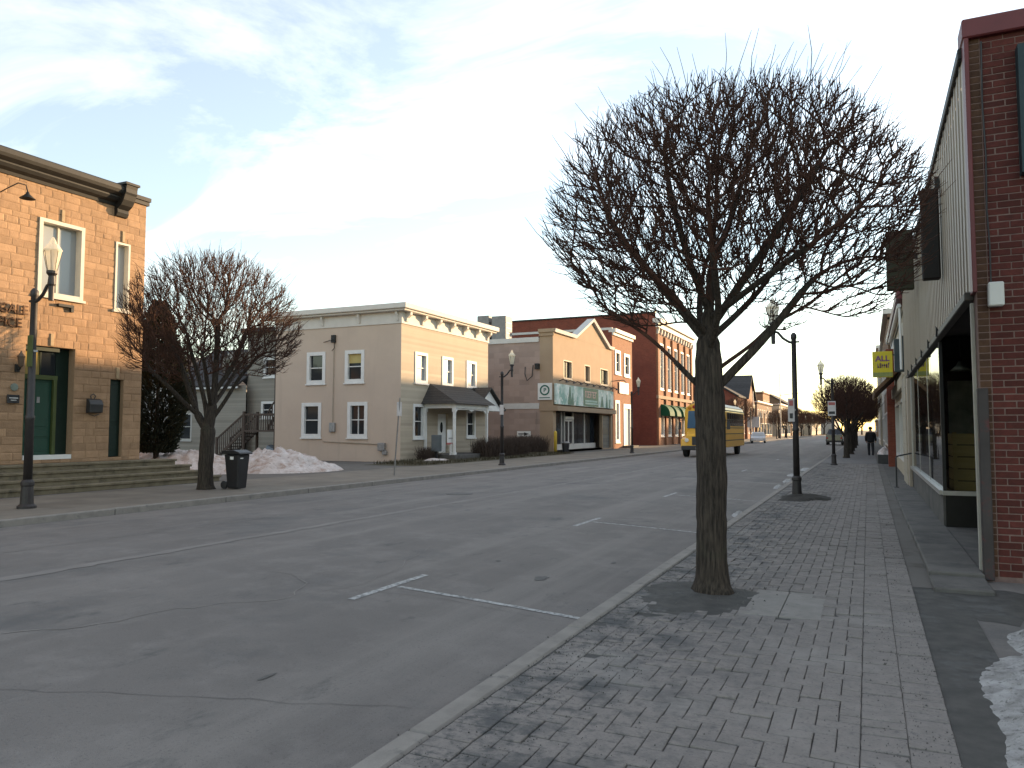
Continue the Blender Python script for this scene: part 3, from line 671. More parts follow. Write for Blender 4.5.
# things fixed to the stone wall
def add_box_thing(name, label, cat, m, boxes, loc, bevel=.008, group=None):
    b = MB()
    for x in boxes: b.box(*x)
    return b.own(name, m, label, cat, loc, group, bevel=bevel)
mbx = thing('mailbox', 'black wall mailbox with curled top beside the green door', 'mailbox', fe.P(15.08, 2.0, .05))
k = MB().prism([(0, 2.08), (.16, 2.10), (.18, 2.34), (.12, 2.46), (0, 2.5)], lambda a, bb, u: fe.P(u, bb, a + .05), 14.86, 15.28); k.build('box', M_black, mbx, bevel=.01)
k = MB().tube([fe.P(15.0, 2.5, .07), fe.P(14.98, 2.58, .07), fe.P(15.06, 2.64, .07), fe.P(15.14, 2.58, .07), fe.P(15.1, 2.5, .07)], .015, 6); k.build('scroll', M_black, mbx)
k = MB().tube([fe.P(14.9, 2.06, .1), fe.P(15.07, 2.0, .14), fe.P(15.24, 2.06, .1)], .012, 6); k.build('paper_holder', M_black, mbx)
pl = thing('plaque', 'small black name plaque on the stone wall beside the green door', 'sign', fe.P(12.78, 2.3, .04))
k = MB(); fbox(k, fe, 12.62, 12.94, 2.30, 2.52, .045, .075); k.build('board', M_black, pl, bevel=.005)
k = MB(); fbox(k, fe, 12.67, 12.90, 2.425, 2.445, .075, .078); fbox(k, fe, 12.71, 12.86, 2.37, 2.385, .075, .078); k.build('print', M_white, pl)
k = MB().lathe([(.10, 0), (.10, .02), (.08, .025)], (0, 0, 0), 16).xform(Matrix.Translation(fe.P(12.80, 2.72, .05)) @ Matrix.Rotation(math.pi / 2, 4, 'Y')).own('round_badge', mat('patina', (.22, .26, .22), (.17, .2, .17), rough=.6), 'faint round badge on the stone wall above the black plaque', 'badge', fe.P(12.80, 2.72, .05))
wl_ = thing('wall_lantern', 'dark coach lantern on the stone wall left of the green door', 'lamp', fe.P(12.84, 3.2, .05))
k = MB().tube([fe.P(12.86, 3.22, .04), fe.P(12.86, 3.18, .16), fe.P(12.86, 3.26, .2)], .02, 6); fbox(k, fe, 12.80, 12.92, 3.12, 3.32, .04, .07); k.build('bracket', M_corn, wl_)
k = MB().lathe([(.03, 3.24), (.06, 3.28), (.085, 3.5), (.10, 3.52), (.03, 3.62), (.012, 3.68)], fe.P(12.86, 0, .2), 6); k.build('lantern_body', mat('smoked_glass', (.10, .07, .05), (.14, .1, .07), rough=.2), wl_)
gl = thing('gooseneck_lamp', 'dark gooseneck barn lamp high on the stone wall above the lettering', 'lamp', fe.P(12.4, 7.7, .05))
k = MB().tube([fe.P(12.25, 7.75, .05), fe.P(12.3, 7.85, .3), fe.P(12.42, 7.98, .5), fe.P(12.56, 7.95, .6), fe.P(12.6, 7.78, .62)], .016, 6); k.build('arm', M_corn, gl)
k = MB().lathe([(.03, .16), (.05, .10), (.14, .02), (.19, -.02), (.17, -.02), (.05, .06)], fe.P(12.6, 7.62, .62), 14); k.build('shade', M_corn, gl, smooth=True)

# ------------------------------------------------------------------ beige building with porch
M_stucco = mat('beige_stucco', (.55, .44, .35), (.52, .415, .33), scale=.8, rough=.9, bump=.25, bscale=60, stain=[(.7, .52, .8, (.49, .39, .315), 3.0), (1.5, .56, .72, (.48, .385, .31), 13.0, {'stretch': (1.4, 1.4, .12)})], world=True)
M_cream = mat('cream_trim', (.62, .585, .53), (.57, .535, .485), scale=3, rough=.7)
M_shing = mat('porch_shingles', (.05, .046, .045), (.075, .07, .066), scale=8, rough=.9, bump=.4, bscale=30, pattern=('lap', .14, (.03, .03, .03), .014))
BX, BY0, BY1, BH = -21.3, 32.8, 42.6, 7.15
be = Fr('E', BX); bs = Fr('S', BY0)
bb_ = thing('beige_building', 'two storey beige stucco building with white framed windows and deep white cornice', 'building', (BX - 4, 37, 0))
FW = [(34.1, 35.35, 4.05, 5.68), (36.9, 38.15, 4.05, 5.68), (39.75, 41.0, 4.05, 5.68), (33.95, 35.05, 1.15, 2.95), (39.75, 40.9, 1.15, 2.75), (36.5, 37.6, .35, 2.5)]
SWN = [(-27.25, -26.02, 4.05, 5.75), (-24.75, -23.53, 4.05, 5.75), (-27.55, -26.25, 1.2, 3.05), (-24.55, -23.3, 1.2, 3.05)]
M_siding = mat('cream_siding', (.48, .405, .31), (.45, .38, .29), scale=.8, rough=.85, world=True, pattern=('lap', .14, (.40, .35, .265), .006))
wall(be, BY0, BY1, -.1, BH, FW, .18, 'wall', M_siding, bb_)
wall(bs, -29.4, BX, -.1, BH, SWN, .18, 'wall', M_stucco, bb_)
b = MB(); b.quad((-29.4, BY0, -.1), (-29.4, BY1, -.1), (-29.4, BY1, BH), (-29.4, BY0, BH)); b.quad((-29.4, BY1, -.1), (BX, BY1, -.1), (BX, BY1, BH), (-29.4, BY1, BH)); b.build('wall', M_stucco, bb_)
M_blindy = mat('yellow_blind', (.50, .40, .16), (.44, .35, .14), scale=4, rough=.8)
for i, h in enumerate(FW[:5]): window(bb_, be, *h, M_white, M_glass if i > 2 else M_glass_lit, fw=.15, proud=.04, back=.12)
for i, h in enumerate(SWN): window(bb_, bs, *h, M_white, M_glass, fw=.19, proud=.04, back=.12, blind=(.28, M_blindy) if i == 1 else None, bars=('h', 'v') if i == 3 else ('h',))
d = MB(); fbox(d, be, 36.55, 37.55, .35, 2.48, -.15, -.1); dr = d.build('door', M_white, bb_)
k = MB().lathe([(.30, 0), (.30, .02), (.25, .03)], (0, 0, 0), 16).xform(Matrix.Translation(be.P(37.05, 1.75, -.1)) @ Matrix.Rotation(math.pi / 2, 4, 'Y') @ Matrix.Scale(.45, 4, (0, 1, 0)) ); k.build('oval_light', M_glass, dr)
k = MB().tube([be.P(36.68, 1.3, -.1), be.P(36.68, 1.3, -.03)], .035, 6); k.build('handle', M_steel, dr)
# cornice: frieze, brackets, projecting roof edge
k = MB(); fbox(k, be, BY0 - .04, BY1 + .04, 7.0, 7.62, -.1, .05); k.build('frieze', M_cream, bb_)
k = MB(); fbox(k, bs, -29.44, BX + .038, 7.0, 7.62, -.05, .05); k.build('frieze', M_cream, bb_)
k = MB().box(-29.9, BX + .55, BY0 - .5, BY1 + .5, 7.70, 7.98); k.box(-29.8, BX + .42, BY0 - .38, BY1 + .38, 7.60, 7.702); k.build('roof', M_cream, bb_, bevel=.03)
for i in range(7):
    u = 33.1 + i * 1.53
    k = MB().prism([(.05, 7.12), (.12, 7.12), (.16, 7.3), (.34, 7.46), (.36, 7.6), (.05, 7.6)], lambda a, bb, q: be.P(q, bb, a), u, u + .2); k.build('cornice_bracket', M_cream, bb_)
for i in range(4):
    u = -28.6 + i * 2.35
    k = MB().prism([(.05, 7.12), (.1, 7.12), (.14, 7.3), (.22, 7.46), (.24, 7.6), (.05, 7.6)], lambda a, bb, q: bs.P(q, bb, a), u, u + .12); k.build('cornice_bracket', M_cream, bb_)
# services on the side wall
k = MB(); fbox(k, bs, -25.65, -25.3, 1.5, 1.98, .01, .14); k.build('electric_meter', M_steel, bb_, bevel=.02)
k = MB(); fbox(k, bs, -22.55, -22.15, .55, .95, .01, .2); fbox(k, bs, -22.3, -22.05, .35, .56, .01, .16); k.build('gas_meter', M_steel, bb_, bevel=.02)
k = MB().tube([bs.P(-26.1, 1.0, .05), bs.P(-22.5, .88, .05)], .025, 6); k.tube([bs.P(-25.48, 1.98, .05), bs.P(-25.45, 6.3, .05)], .022, 6); k.build('conduit', mat('conduit_paint', (.40, .33, .26), (.36, .3, .23), rough=.7), bb_)
k = MB(); fbox(k, bs, -25.6, -25.35, 6.2, 6.6, .01, .12); k.tube([bs.P(-25.4, 6.25, .1), bs.P(-25.3, 5.9, .2), bs.P(-25.5, 5.75, .16)], .02, 5); k.build('service_bracket', M_corn, bb_)
# porch
PX0, PX1, PY0, PY1 = BX, BX + 1.9, 35.05, 38.9
po = MB().box(PX0, PX1 + .1, PY0 - .2, PY1 + .2, 0, .32); po.build('porch_floor', M_ledge, bb_, bevel=.02)
for (x, y_) in ((PX1 - .08, PY0 + .02), (PX1 - .08, PY1 - .1), (PX0 + .08, PY0 + .02), (PX1 - .08, PY1 + .0)):
    if (x, y_) == (PX1 - .08, PY1 + .0): continue
    k = MB().box(x - .06, x + .06, y_ - .06, y_ + .06, .32, 2.74); k.box(x - .09, x + .09, y_ - .09, y_ + .09, .32, .45); k.box(x - .09, x + .09, y_ - .09, y_ + .09, 2.55, 2.74); k.build('porch_post', M_white, bb_)
k = MB(); k.box(PX1 - .16, PX1, PY0, PY1 + .02, 2.74, 2.98); k.box(PX0, PX1 - .16, PY0, PY0 + .14, 2.74, 2.98); k.box(PX0, PX1 - .16, PY1 - .12, PY1 + .02, 2.74, 2.98)
arch = [(PY0 + .1, 2.74), (PY0 + .12, 2.46), (PY0 + .35, 2.66), (36.6, 2.68), (36.95, 2.58), (37.3, 2.68), (PY1 - .5, 2.66), (PY1 - .2, 2.44), (PY1 - .16, 2.74)]
k.prism(arch, lambda a, bb, d: (PX1 - .1 + d, a, bb), 0, .04); k.build('porch_valance', M_white, bb_)
# hipped porch roof plus the small gable over the side window
k = MB(); e = .3
k.add([(PX0, PY0 - e, 2.98), (PX1 + e, PY0 - e, 2.98), (PX1 + e, PY1 + e, 2.98), (PX0, PY1 + e, 2.98), (PX0, PY0 + .6, 4.08), (PX0, PY1 + 3.0, 4.05), (PX0 + .5, PY1 + .3, 4.02)], [(0, 1, 4), (1, 2, 6, 4), (2, 3, 5, 6), (0, 1, 2, 3)])
k.build('porch_roof', M_shing, bb_)
gy0, gy1 = PY1 - .1, 42.2
k = MB(); gp = (gy0 + gy1) / 2
for s0, s1 in (((gy0 - .1, 2.92), (gp, 4.1)), ((gp, 4.1), (gy1 + .25, 2.82))):
    k.add([(PX0, s0[0], s0[1]), (PX0 + 1.3, s0[0], s0[1]), (PX0 + 1.3, s1[0], s1[1]), (PX0, s1[0], s1[1]), (PX0, s0[0], s0[1] - .09), (PX0 + 1.3, s0[0], s0[1] - .09), (PX0 + 1.3, s1[0], s1[1] - .09), (PX0, s1[0], s1[1] - .09)],
          [(0, 1, 2, 3), (4, 7, 6, 5), (1, 5, 6, 2), (0, 4, 5, 1), (2, 6, 7, 3)])
k.build('gable_roof', M_shing, bb_)
k = MB().prism([(gy0 + .1, 2.92), (gy1 - .1, 2.84), (gp, 3.96)], lambda a, bb, d: (PX0 + d, a, bb), .02, 1.1); k.build('gable_wall', M_white, bb_)
k = MB().box(PX0, PX0 + 1.15, gy0, gy1, 2.72, 2.86); k.build('gable_beam', M_white, bb_)
k = MB().tube([(PX0 + .05, 41.6, 2.7), (PX0 + .9, 41.6, 2.72)], .03, 6); k.build('gable_bracket', M_white, bb_)
# roof plant
def hvac(label, x, y, z, sx, sy, sz):
    h = thing('roof_unit', label, 'roof unit', (x, y, z), 'roof units')
    MB().box(x - sx / 2, x + sx / 2, y - sy / 2, y + sy / 2, z + .1, z + sz).build('casing', mat('plant_casing', (.26, .25, .24), (.20, .195, .19), rough=.6), h, bevel=.03)
    MB().box(x - sx / 2 + .1, x + sx / 2 - .1, y - sy / 2 + .05, y + sy / 2 - .05, z - .1, z + .1).build('stand', M_black, h)
    g_ = MB()
    for q in range(5): g_.box(x + sx / 2, x + sx / 2 + .015, y - sy / 2 + .1, y + sy / 2 - .1, z + .25 + q * (sz - .4) / 5, z + .30 + q * (sz - .4) / 5)
    g_.build('louvre', M_black, h)
hvac('brown roof unit above the cream cornice of the beige building', -24.5, 38.4, 7.98, 1.4, 1.6, .62)
hvac('dark square roof unit behind the far end of the beige roof', -26.9, 53.5, 7.95, 1.0, 1.2, 2.5)
hvac('wider grey roof unit beside a dark square one behind the beige roof', -25.55, 53.5, 7.95, 1.2, 1.2, 2.4)

# ------------------------------------------------------------------ grey house behind, with wooden stairs
M_grey = mat('grey_siding', (.32, .295, .25), (.29, .265, .225), scale=.8, rough=.85, pattern=('lap', .16, (.25, .23, .195), .012), world=True)
M_roofd = mat('dark_shingles', (.05, .047, .048), (.075, .07, .07), scale=5, rough=.9, pattern=('lap', .12, (.035, .035, .035), .012))
gh = thing('grey_house', 'pale grey sided house with dark roof behind the snow and bare tree', 'house', (-38, 42, 0))
gs = Fr('S', 38.0); gs2 = Fr('S', 38.6)
GW = [(-42.45, -41.2, .9, 2.75)]; GW2 = [(-35.75, -34.6, 2.35, 3.45), (-35.6, -34.5, 5.0, 6.3)]
wall(gs, -43.2, -36.5, -.1, 4.5, GW, .15, 'wall', M_grey, gh); wall(gs2, -37.0, -29.3, -.1, 8.0, GW2, .15, 'wall', M_grey, gh)
for h in GW: window(gh, gs, *h, M_grey if False else mat('grey_trim', (.46, .45, .42), (.42, .41, .38), rough=.7), M_glass, fw=.12, proud=.03, back=.1)
for h in GW2: window(gh, gs2, *h, M_white, M_glass, fw=.16, proud=.03, back=.1)
b = MB(); b.quad((-43.2, 38, -.1), (-43.2, 46, -.1), (-43.2, 46, 4.5), (-43.2, 38, 4.5)); b.quad((-43.2, 46, -.1), (-29.3, 46, -.1), (-29.3, 46, 8), (-43.2, 46, 8)); b.quad((-37, 38.6, 4), (-37, 46, 4), (-37, 46, 8), (-37, 38.6, 8)); b.quad((-29.3, 38.6, 0), (-29.3, 46, 0), (-29.3, 46, 8), (-29.3, 38.6, 8)); b.build('wall', M_grey, gh)
k = MB().prism([(37.6, 4.42), (37.6, 4.54), (42, 7.4), (46.4, 4.54), (46.4, 4.42), (42, 7.28)], lambda a, bb, d: (d, a, bb), -43.6, -36.9); k.build('roof', M_roofd, gh)
k = MB().box(-37.3, -29.2, 38.2, 46.3, 8.0, 8.25); k.build('roof', M_roofd, gh)
k = MB().box(-43.5, -36.9, 37.62, 37.7, 4.3, 4.44); k.build('fascia', M_white, gh)
k = MB().prism([(39.0, 5.1), (39.0, 6.4), (39.6, 6.9), (41.6, 6.9), (41.6, 6.0)], lambda a, bb, d: (d, a, bb), -39.6, -38.3); dm = k.build('dormer', M_grey, gh)
MB().box(-39.3, -38.6, 38.96, 39.0, 5.5, 6.3).build('pane', M_glass, dm)
M_wood = mat('weathered_wood', (.11, .085, .07), (.075, .058, .048), scale=6, rough=.9, bump=.3, stretch=(1, 1, 8))
ws = thing('wooden_stairs', 'weathered brown outside staircase with balusters at the back corner of the beige building', 'stairs', (-31.5, 33.5, 0))
sx0, sx1, sz0, sz1 = -33.9, -31.9, .1, 1.55
for i in range(8):
    t = i / 8; MB().box(sx0 + (sx1 - sx0) * t, sx0 + (sx1 - sx0) * (t + .15), 33.1, 34.1, sz0 + (sz1 - sz0) * t, sz0 + (sz1 - sz0) * t + .05).build('tread', M_wood, ws)
MB().box(sx1, -29.5, 33.05, 34.2, 1.5, 1.6).build('landing', M_wood, ws)
for yy in (33.05, 34.12):
    MB().prism([(sx0 - .1, 0), (sx0 + .15, 0), (sx1, sz1 - .08), (sx1, sz1 + .12)], lambda a, bb, d: (a, d, bb), yy, yy + .05).build('stringer', M_wood, ws)
    MB().prism([(sx0, 1.05), (sx0, 1.15), (sx1, 2.55), (sx1, 2.45)], lambda a, bb, d: (a, d, bb), yy, yy + .07).build('handrail', M_wood, ws)
    MB().box(sx1, -29.5, yy, yy + .07, 2.42, 2.52).build('handrail', M_wood, ws)
    for q in range(13):
        x = sx0 + .05 + (sx1 - sx0 - .05) * q / 13; zb = sz0 + (sz1 - sz0) * q / 13; MB().box(x, x + .045, yy + .012, yy + .055, zb + .05, zb + 1.02).build('baluster', M_wood, ws)
    for q in range(14): x = sx1 + .08 + q * .165; MB().box(x, x + .045, yy + .012, yy + .055, 1.6, 2.44).build('baluster', M_wood, ws)
for (x, z) in ((sx0, 1.2), (sx1, 2.65), (-29.62, 7.0)):
    MB().box(x - .06, x + .06, 33.03, 33.15, 0, z).build('post', M_wood, ws)
    MB().box(x - .06, x + .06, 34.08, 34.2, 0, z).build('post', M_wood, ws)
u0, u1 = -31.3, -29.55
for q in range(9):
    t = q / 9; MB().box(u0 + (u1 - u0) * t, u0 + (u1 - u0) * (t + .16), 34.3, 35.2, 1.6 + 2.2 * t, 1.65 + 2.2 * t).build('tread', M_wood, ws)
for yy in (34.25, 35.2):
    MB().prism([(u0, 1.5), (u0, 1.75), (u1, 3.95), (u1, 3.7)], lambda a, bb, d: (a, d, bb), yy, yy + .05).build('stringer', M_wood, ws)
    MB().prism([(u0, 2.5), (u0, 2.6), (u1, 4.9), (u1, 4.8)], lambda a, bb, d: (a, d, bb), yy, yy + .07).build('handrail', M_wood, ws)
    for q in range(10): t = q / 10; x = u0 + (u1 - u0) * t; MB().box(x, x + .045, yy + .01, yy + .05, 1.75 + 2.2 * t, 2.55 + 2.3 * t).build('baluster', M_wood, ws)
tarp = MB().add([(-30.8, 33.3, 0), (-29.7, 33.2, 0), (-29.8, 34, 0), (-30.9, 34, 0), (-30.5, 33.4, .75), (-29.8, 33.3, .5), (-29.8, 33.9, .55), (-30.6, 33.9, .8)], [(0, 1, 5, 4), (1, 2, 6, 5), (2, 3, 7, 6), (3, 0, 4, 7), (4, 5, 6, 7)])
tarp.own('tarpaulin', mat('blue_grey_tarp', (.22, .26, .30), (.15, .18, .21), scale=5, rough=.5), 'blue grey tarpaulin bundle under the wooden stair landing', 'tarpaulin', (-30.3, 33.6, 0), bevel=.03)
# ------------------------------------------------------------------ gabled corner shop
M_pink = mat('pink_block', (.39, .29, .243), (.355, .262, .217), scale=1.2, rough=.9, world=True, pattern=('brick', .8, .4, (.33, .247, .205), .012))
M_tan = mat('tan_stucco', (.36, .262, .178), (.33, .238, .16), scale=1, rough=.9, bump=.2, bscale=40, world=True)
M_belt = mat('white_belt', (.58, .56, .53), (.52, .5, .47), rough=.8)
M_banner = mat('printed_banner', (.58, .66, .62), (.20, .36, .32), scale=.9, rough=.6, detail=3, ramp=(.42, .62), stain=[(1.6, .55, .6, (.74, .74, .70), 4.0), (.9, .60, .66, (.10, .17, .12), 14.0)], world=True)
M_bgreen = mat('sign_green', (.012, .10, .075), (.016, .12, .085), rough=.5)
SHX = -20.0; she = Fr('E', SHX); shs = Fr('S', 50.2)
sh = thing('gabled_shop', 'tan two storey shop with stepped gable parapet and long green printed banner', 'shop', (-25, 57, 0))
SH0, SH1 = 50.2, 64.0
wins = [(52.3, 54.1, 5.35, 6.72), (56.9, 58.25, 5.35, 6.72), (60.8, 62.9, 5.35, 6.72)]
front = (50.75, 61.2, .15, 2.95); sidep = (61.35, 63.6, .1, 2.85)
wall(she, SH0, SH1, -.1, 8.5, wins + [front, sidep], .25, 'wall', M_tan, sh)
wall(shs, -21.0, SHX, -.1, 8.6, [], .2, 'wall', M_tan, sh)
wall(shs, -36, -21.0, -.1, 8.1, [], .2, 'wall', M_pink, sh)
b = MB(); b.quad((-36, 50.2, 0), (-36, 64, 0), (-36, 64, 8), (-36, 50.2, 8)); b.quad((-36, 64, 0), (SHX, 64, 0), (SHX, 64, 8.5), (-36, 64, 8.5)); b.build('wall', M_pink, sh)
MB().box(-36, SHX - .3, 50.3, 63.9, 7.7, 7.85).build('roof', M_roofd, sh)
gab = [(50.2, 8.5), (54.3, 8.5), (54.9, 8.62), (58.6, 10.2), (62.4, 8.62), (62.9, 8.5), (64.0, 8.5)]
MB().prism([(54.3, 8.49), (58.6, 10.2), (62.9, 8.49)], lambda a, bb, d: she.P(a, bb, d), -.3, 0).build('gable', M_tan, sh)
k = MB(); pts = [(50.1, 8.5), (54.5, 8.5), (58.6, 10.3), (62.8, 8.5), (64.05, 8.5)]
for (a, b2) in zip(pts[:-1], pts[1:]):
    k.add([she.P(a[0], a[1], -.35), she.P(a[0], a[1], .22), she.P(b2[0], b2[1], .22), she.P(b2[0], b2[1], -.35), she.P(a[0], a[1] + .24, -.35), she.P(a[0], a[1] + .24, .28), she.P(b2[0], b2[1] + .24, .28), she.P(b2[0], b2[1] + .24, -.35)],
          [(0, 1, 2, 3), (4, 7, 6, 5), (1, 5, 6, 2), (0, 4, 5, 1), (2, 6, 7, 3)])
k.build('parapet_cornice', M_belt, sh)
k = MB(); fbox(k, shs, -21.06, SHX + .2, 8.5, 8.74, -.3, .2); fbox(k, shs, -21.03, SHX + .1, 8.25, 8.5, -.02, .1); k.build('pilaster_cap', M_tan, sh)
k = MB(); fbox(k, shs, -36, -21.06, 7.85, 8.2, -.3, .08); k.build('coping', M_belt, sh)
k = MB(); fbox(k, shs, -36, -21.06, 3.1, 3.5, -.05, .04); k.build('belt_course', M_belt, sh)
k = MB(); fbox(k, shs, -21.04, SHX + .3, 2.95, 3.3, -.02, .06); fbox(k, she, SH0 - .05, SH1, 2.96, 3.3, .0, .35); k.build('sign_band', M_tan, sh)
for i, h in enumerate(wins):
    window(sh, she, *h, M_tan if False else mat('tan_frame', (.50, .42, .32), (.46, .38, .29), rough=.7), M_glass, fw=.08, proud=.0, back=.22, bars=('v',), sill=True)
    k = MB(); fbox(k, she, h[0] + .1, h[0] + .55, h[2] + .1, h[3] - .1, -.205, -.19); k.build('curtain', mat('pale_curtain', (.62, .60, .52), (.56, .54, .47), rough=.9), sh)
# banner on its frame with goosenecks
bn = thing('shop_banner', 'long printed banner with green middle panel across the tan shop front', 'banner', (SHX + .3, 57, 3.3))
k = MB(); fbox(k, she, 50.3, 63.7, 3.42, 4.88, .06, .2); k.build('banner_board', M_banner, bn)
k = MB(); fbox(k, she, 56.0, 59.6, 3.46, 4.86, .2, .215); gp_ = k.build('panel', M_bgreen, bn)
M_ros = mat('rose_print', (.62, .40, .38), (.55, .34, .33), rough=.6)
k = MB(); rr = random.Random(4); u = 56.35
while u < 59.0:
    w_ = rr.uniform(.22, .36)
    fbox(k, she, u, u + .09, 4.12, 4.62, .215, .222); fbox(k, she, u + .09, u + w_, 4.53, 4.62, .215, .222)
    if rr.random() > .4: fbox(k, she, u + .09, u + w_ - .04, 4.33, 4.40, .215, .222)
    if rr.random() > .4: fbox(k, she, u + .09, u + w_, 4.12, 4.2, .215, .222)
    u += w_ + .12
k.build('print', M_ros, gp_)
k = MB()
for z in (3.86, 3.66):
    u = 56.4
    while u < 59.2: w_ = rr.uniform(.08, .2); fbox(k, she, u, u + w_, z - .07, z + .07, .215, .221); u += w_ + .06
k.build('print', mat('pale_print', (.45, .6, .55), (.4, .55, .5), rough=.6), gp_)
M_dpr = mat('dark_print', (.07, .15, .11), (.10, .2, .15), rough=.6)
for k_, (u, w_, h_) in enumerate(((52.6, .9, 1.3), (53.4, .5, .9), (60.2, .8, .9), (61.6, .5, 1.1), (62.4, .4, .7))):
    k = MB().prism([(u, 3.45), (u + w_, 3.45), (u + w_ * .62, 3.45 + h_), (u + w_ * .4, 3.45 + h_)], lambda a, bb, d: she.P(a, bb, d), .2, .212); k.build('printed_tree', M_dpr, bn)
for i in range(9):
    u = 51.4 + i * 1.5; k = MB().tube([she.P(u, 5.1, 0), she.P(u, 5.22, .3), she.P(u, 5.12, .55)], .035, 5); k.lathe([(.03, .1), (.12, -.06), (.1, -.06)], she.P(u, 5.05, .58), 8); k.build('spot_lamp', M_black, bn)
# round badge sign on the pilaster
ps = thing('badge_sign', 'white square sign with green ring and letter P on the tan pilaster', 'sign', (-20.6, 50.1, 3.75))
k = MB(); fbox(k, shs, -21.12, -20.06, 3.72, 4.90, .02, .09); k.build('board', M_white, ps)
k = MB(); n = 24
for i in range(n):
    a0, a1 = 2 * math.pi * i / n, 2 * math.pi * (i + 1) / n
    q = [(-20.59 + r * math.cos(a), 4.40 + r * math.sin(a)) for r, a in ((.27, a0), (.37, a0), (.37, a1), (.27, a1))]
    k.prism(q, lambda a, bb, d: shs.P(a, bb, d), .09, .105)
k.build('ring', M_bgreen, ps)
text_mesh('P', .42, lambda a, bb, d: shs.P(-20.58 + a, 4.26 + bb, .10 + d), M_bgreen, 'letter', ps, .006, 'CENTER', bold=.006)
k = MB(); fbox(k, shs, -21.0, -20.2, 3.84, 3.90, .09, .1); k.build('print', M_bgreen, ps)
ar = thing('arrow_sign', 'small white sign with black arrow on the pink block wall', 'sign', (-22.2, 50.1, 1.2))
k = MB(); fbox(k, shs, -22.75, -21.7, 1.12, 1.52, .02, .05); k.build('board', M_white, ar)
k = MB().prism([(-22.65, 1.28), (-22.2, 1.28), (-22.2, 1.2), (-21.8, 1.32), (-22.2, 1.44), (-22.2, 1.36), (-22.65, 1.36)], lambda a, bb, d: shs.P(a, bb, d), .05, .056); k.build('arrow', M_black, ar)
k = MB().tube([shs.P(-21.5, 6.2, .05), shs.P(-21.55, 5.4, .12), shs.P(-21.9, 5.1, .2), shs.P(-22.1, 5.6, .12), shs.P(-22.1, 6.1, .05)], .03, 5); fbox(k, shs, -21.3, -21.0, 5.9, 6.3, 0, .25); k.build('service_loop', M_corn, sh)
k = MB().tube([shs.P(-21.25, .1, .05), shs.P(-21.25, 2.9, .05)], .035, 6); k.build('downpipe', M_pink, sh)
# recessed shopfront
k = MB(); fbox(k, she, 50.75, 61.2, -.05, .15, -.9, -.0); k.build('shop_floor', M_walk, sh)
k = MB(); fbox(k, she, 50.75, 61.2, .15, .55, -.75, -.6); k.build('stall_riser', M_cream, sh)
for (u0, u1) in ((50.8, 53.4), (53.5, 54.0), (56.0, 58.5), (58.6, 61.1)):
    k = MB(); fbox(k, she, u0, u1, .55, 2.93, -.7, -.68); k.build('shop_pane', M_glass, sh)
for u in (53.42, 58.52, 55.9, 54.02): k = MB(); fbox(k, she, u, u + .1, .2, 2.94, -.72, -.6); k.build('mullion', M_cream, sh)
dd = MB(); fbox(dd, she, 54.15, 54.98, .2, 2.4, -.72, -.66); dd.build('shop_door', M_cream, sh)
dd2 = MB(); fbox(dd2, she, 55.02, 55.86, .2, 2.4, -.72, -.66); dd2.build('shop_door', M_cream, sh)
k = MB(); fbox(k, she, 54.27, 54.86, .35, 2.25, -.66, -.65); k.build('door_pane', M_glass, sh); k = MB(); fbox(k, she, 55.14, 55.74, .35, 2.25, -.66, -.65); k.build('door_pane', M_glass, sh)
k = MB(); fbox(k, she, 54.1, 55.9, 2.42, 2.62, -.72, -.55); k.build('door_header', M_white, sh)
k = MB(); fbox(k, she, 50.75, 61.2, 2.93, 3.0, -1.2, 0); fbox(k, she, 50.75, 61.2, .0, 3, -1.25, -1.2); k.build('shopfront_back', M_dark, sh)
k = MB(); fbox(k, she, 61.4, 63.55, .1, 2.8, -.2, -.14); k.build('side_door', mat('grey_shutter', (.13, .125, .12), (.10, .098, .095), rough=.6, pattern=('lap', .3, (.07, .07, .07), .02)), sh)
k = MB(); fbox(k, she, 61.7, 63.3, 1.3, 1.75, -.14, -.1); k.build('notice_board', M_black, sh)
# yellow bollard and litter bin by the shop
k = MB().lathe([(.11, -.05), (.11, 1.42), (.09, 1.5), (.03, 1.54)], (-19.75, 50.0, 0), 12).own('bollard', mat('yellow_paint', (.62, .42, .05), (.54, .36, .05), rough=.6), 'yellow round bollard at the corner of the tan shop', 'bollard', (-19.75, 50.0, 0), smooth=True)
lb = thing('litter_bin', 'small dark litter bin in front of the tan shop window', 'bin', (-19.6, 51.6, 0))
MB().lathe([(.22, 0), (.28, .62), (.30, .66), (.24, .66)], (-19.6, 51.6, 0), 12).build('tub', M_black, lb); MB().lathe([(.30, .66), (.30, .7), (.16, .78)], (-19.6, 51.6, 0), 12).build('lid', M_steel, lb)

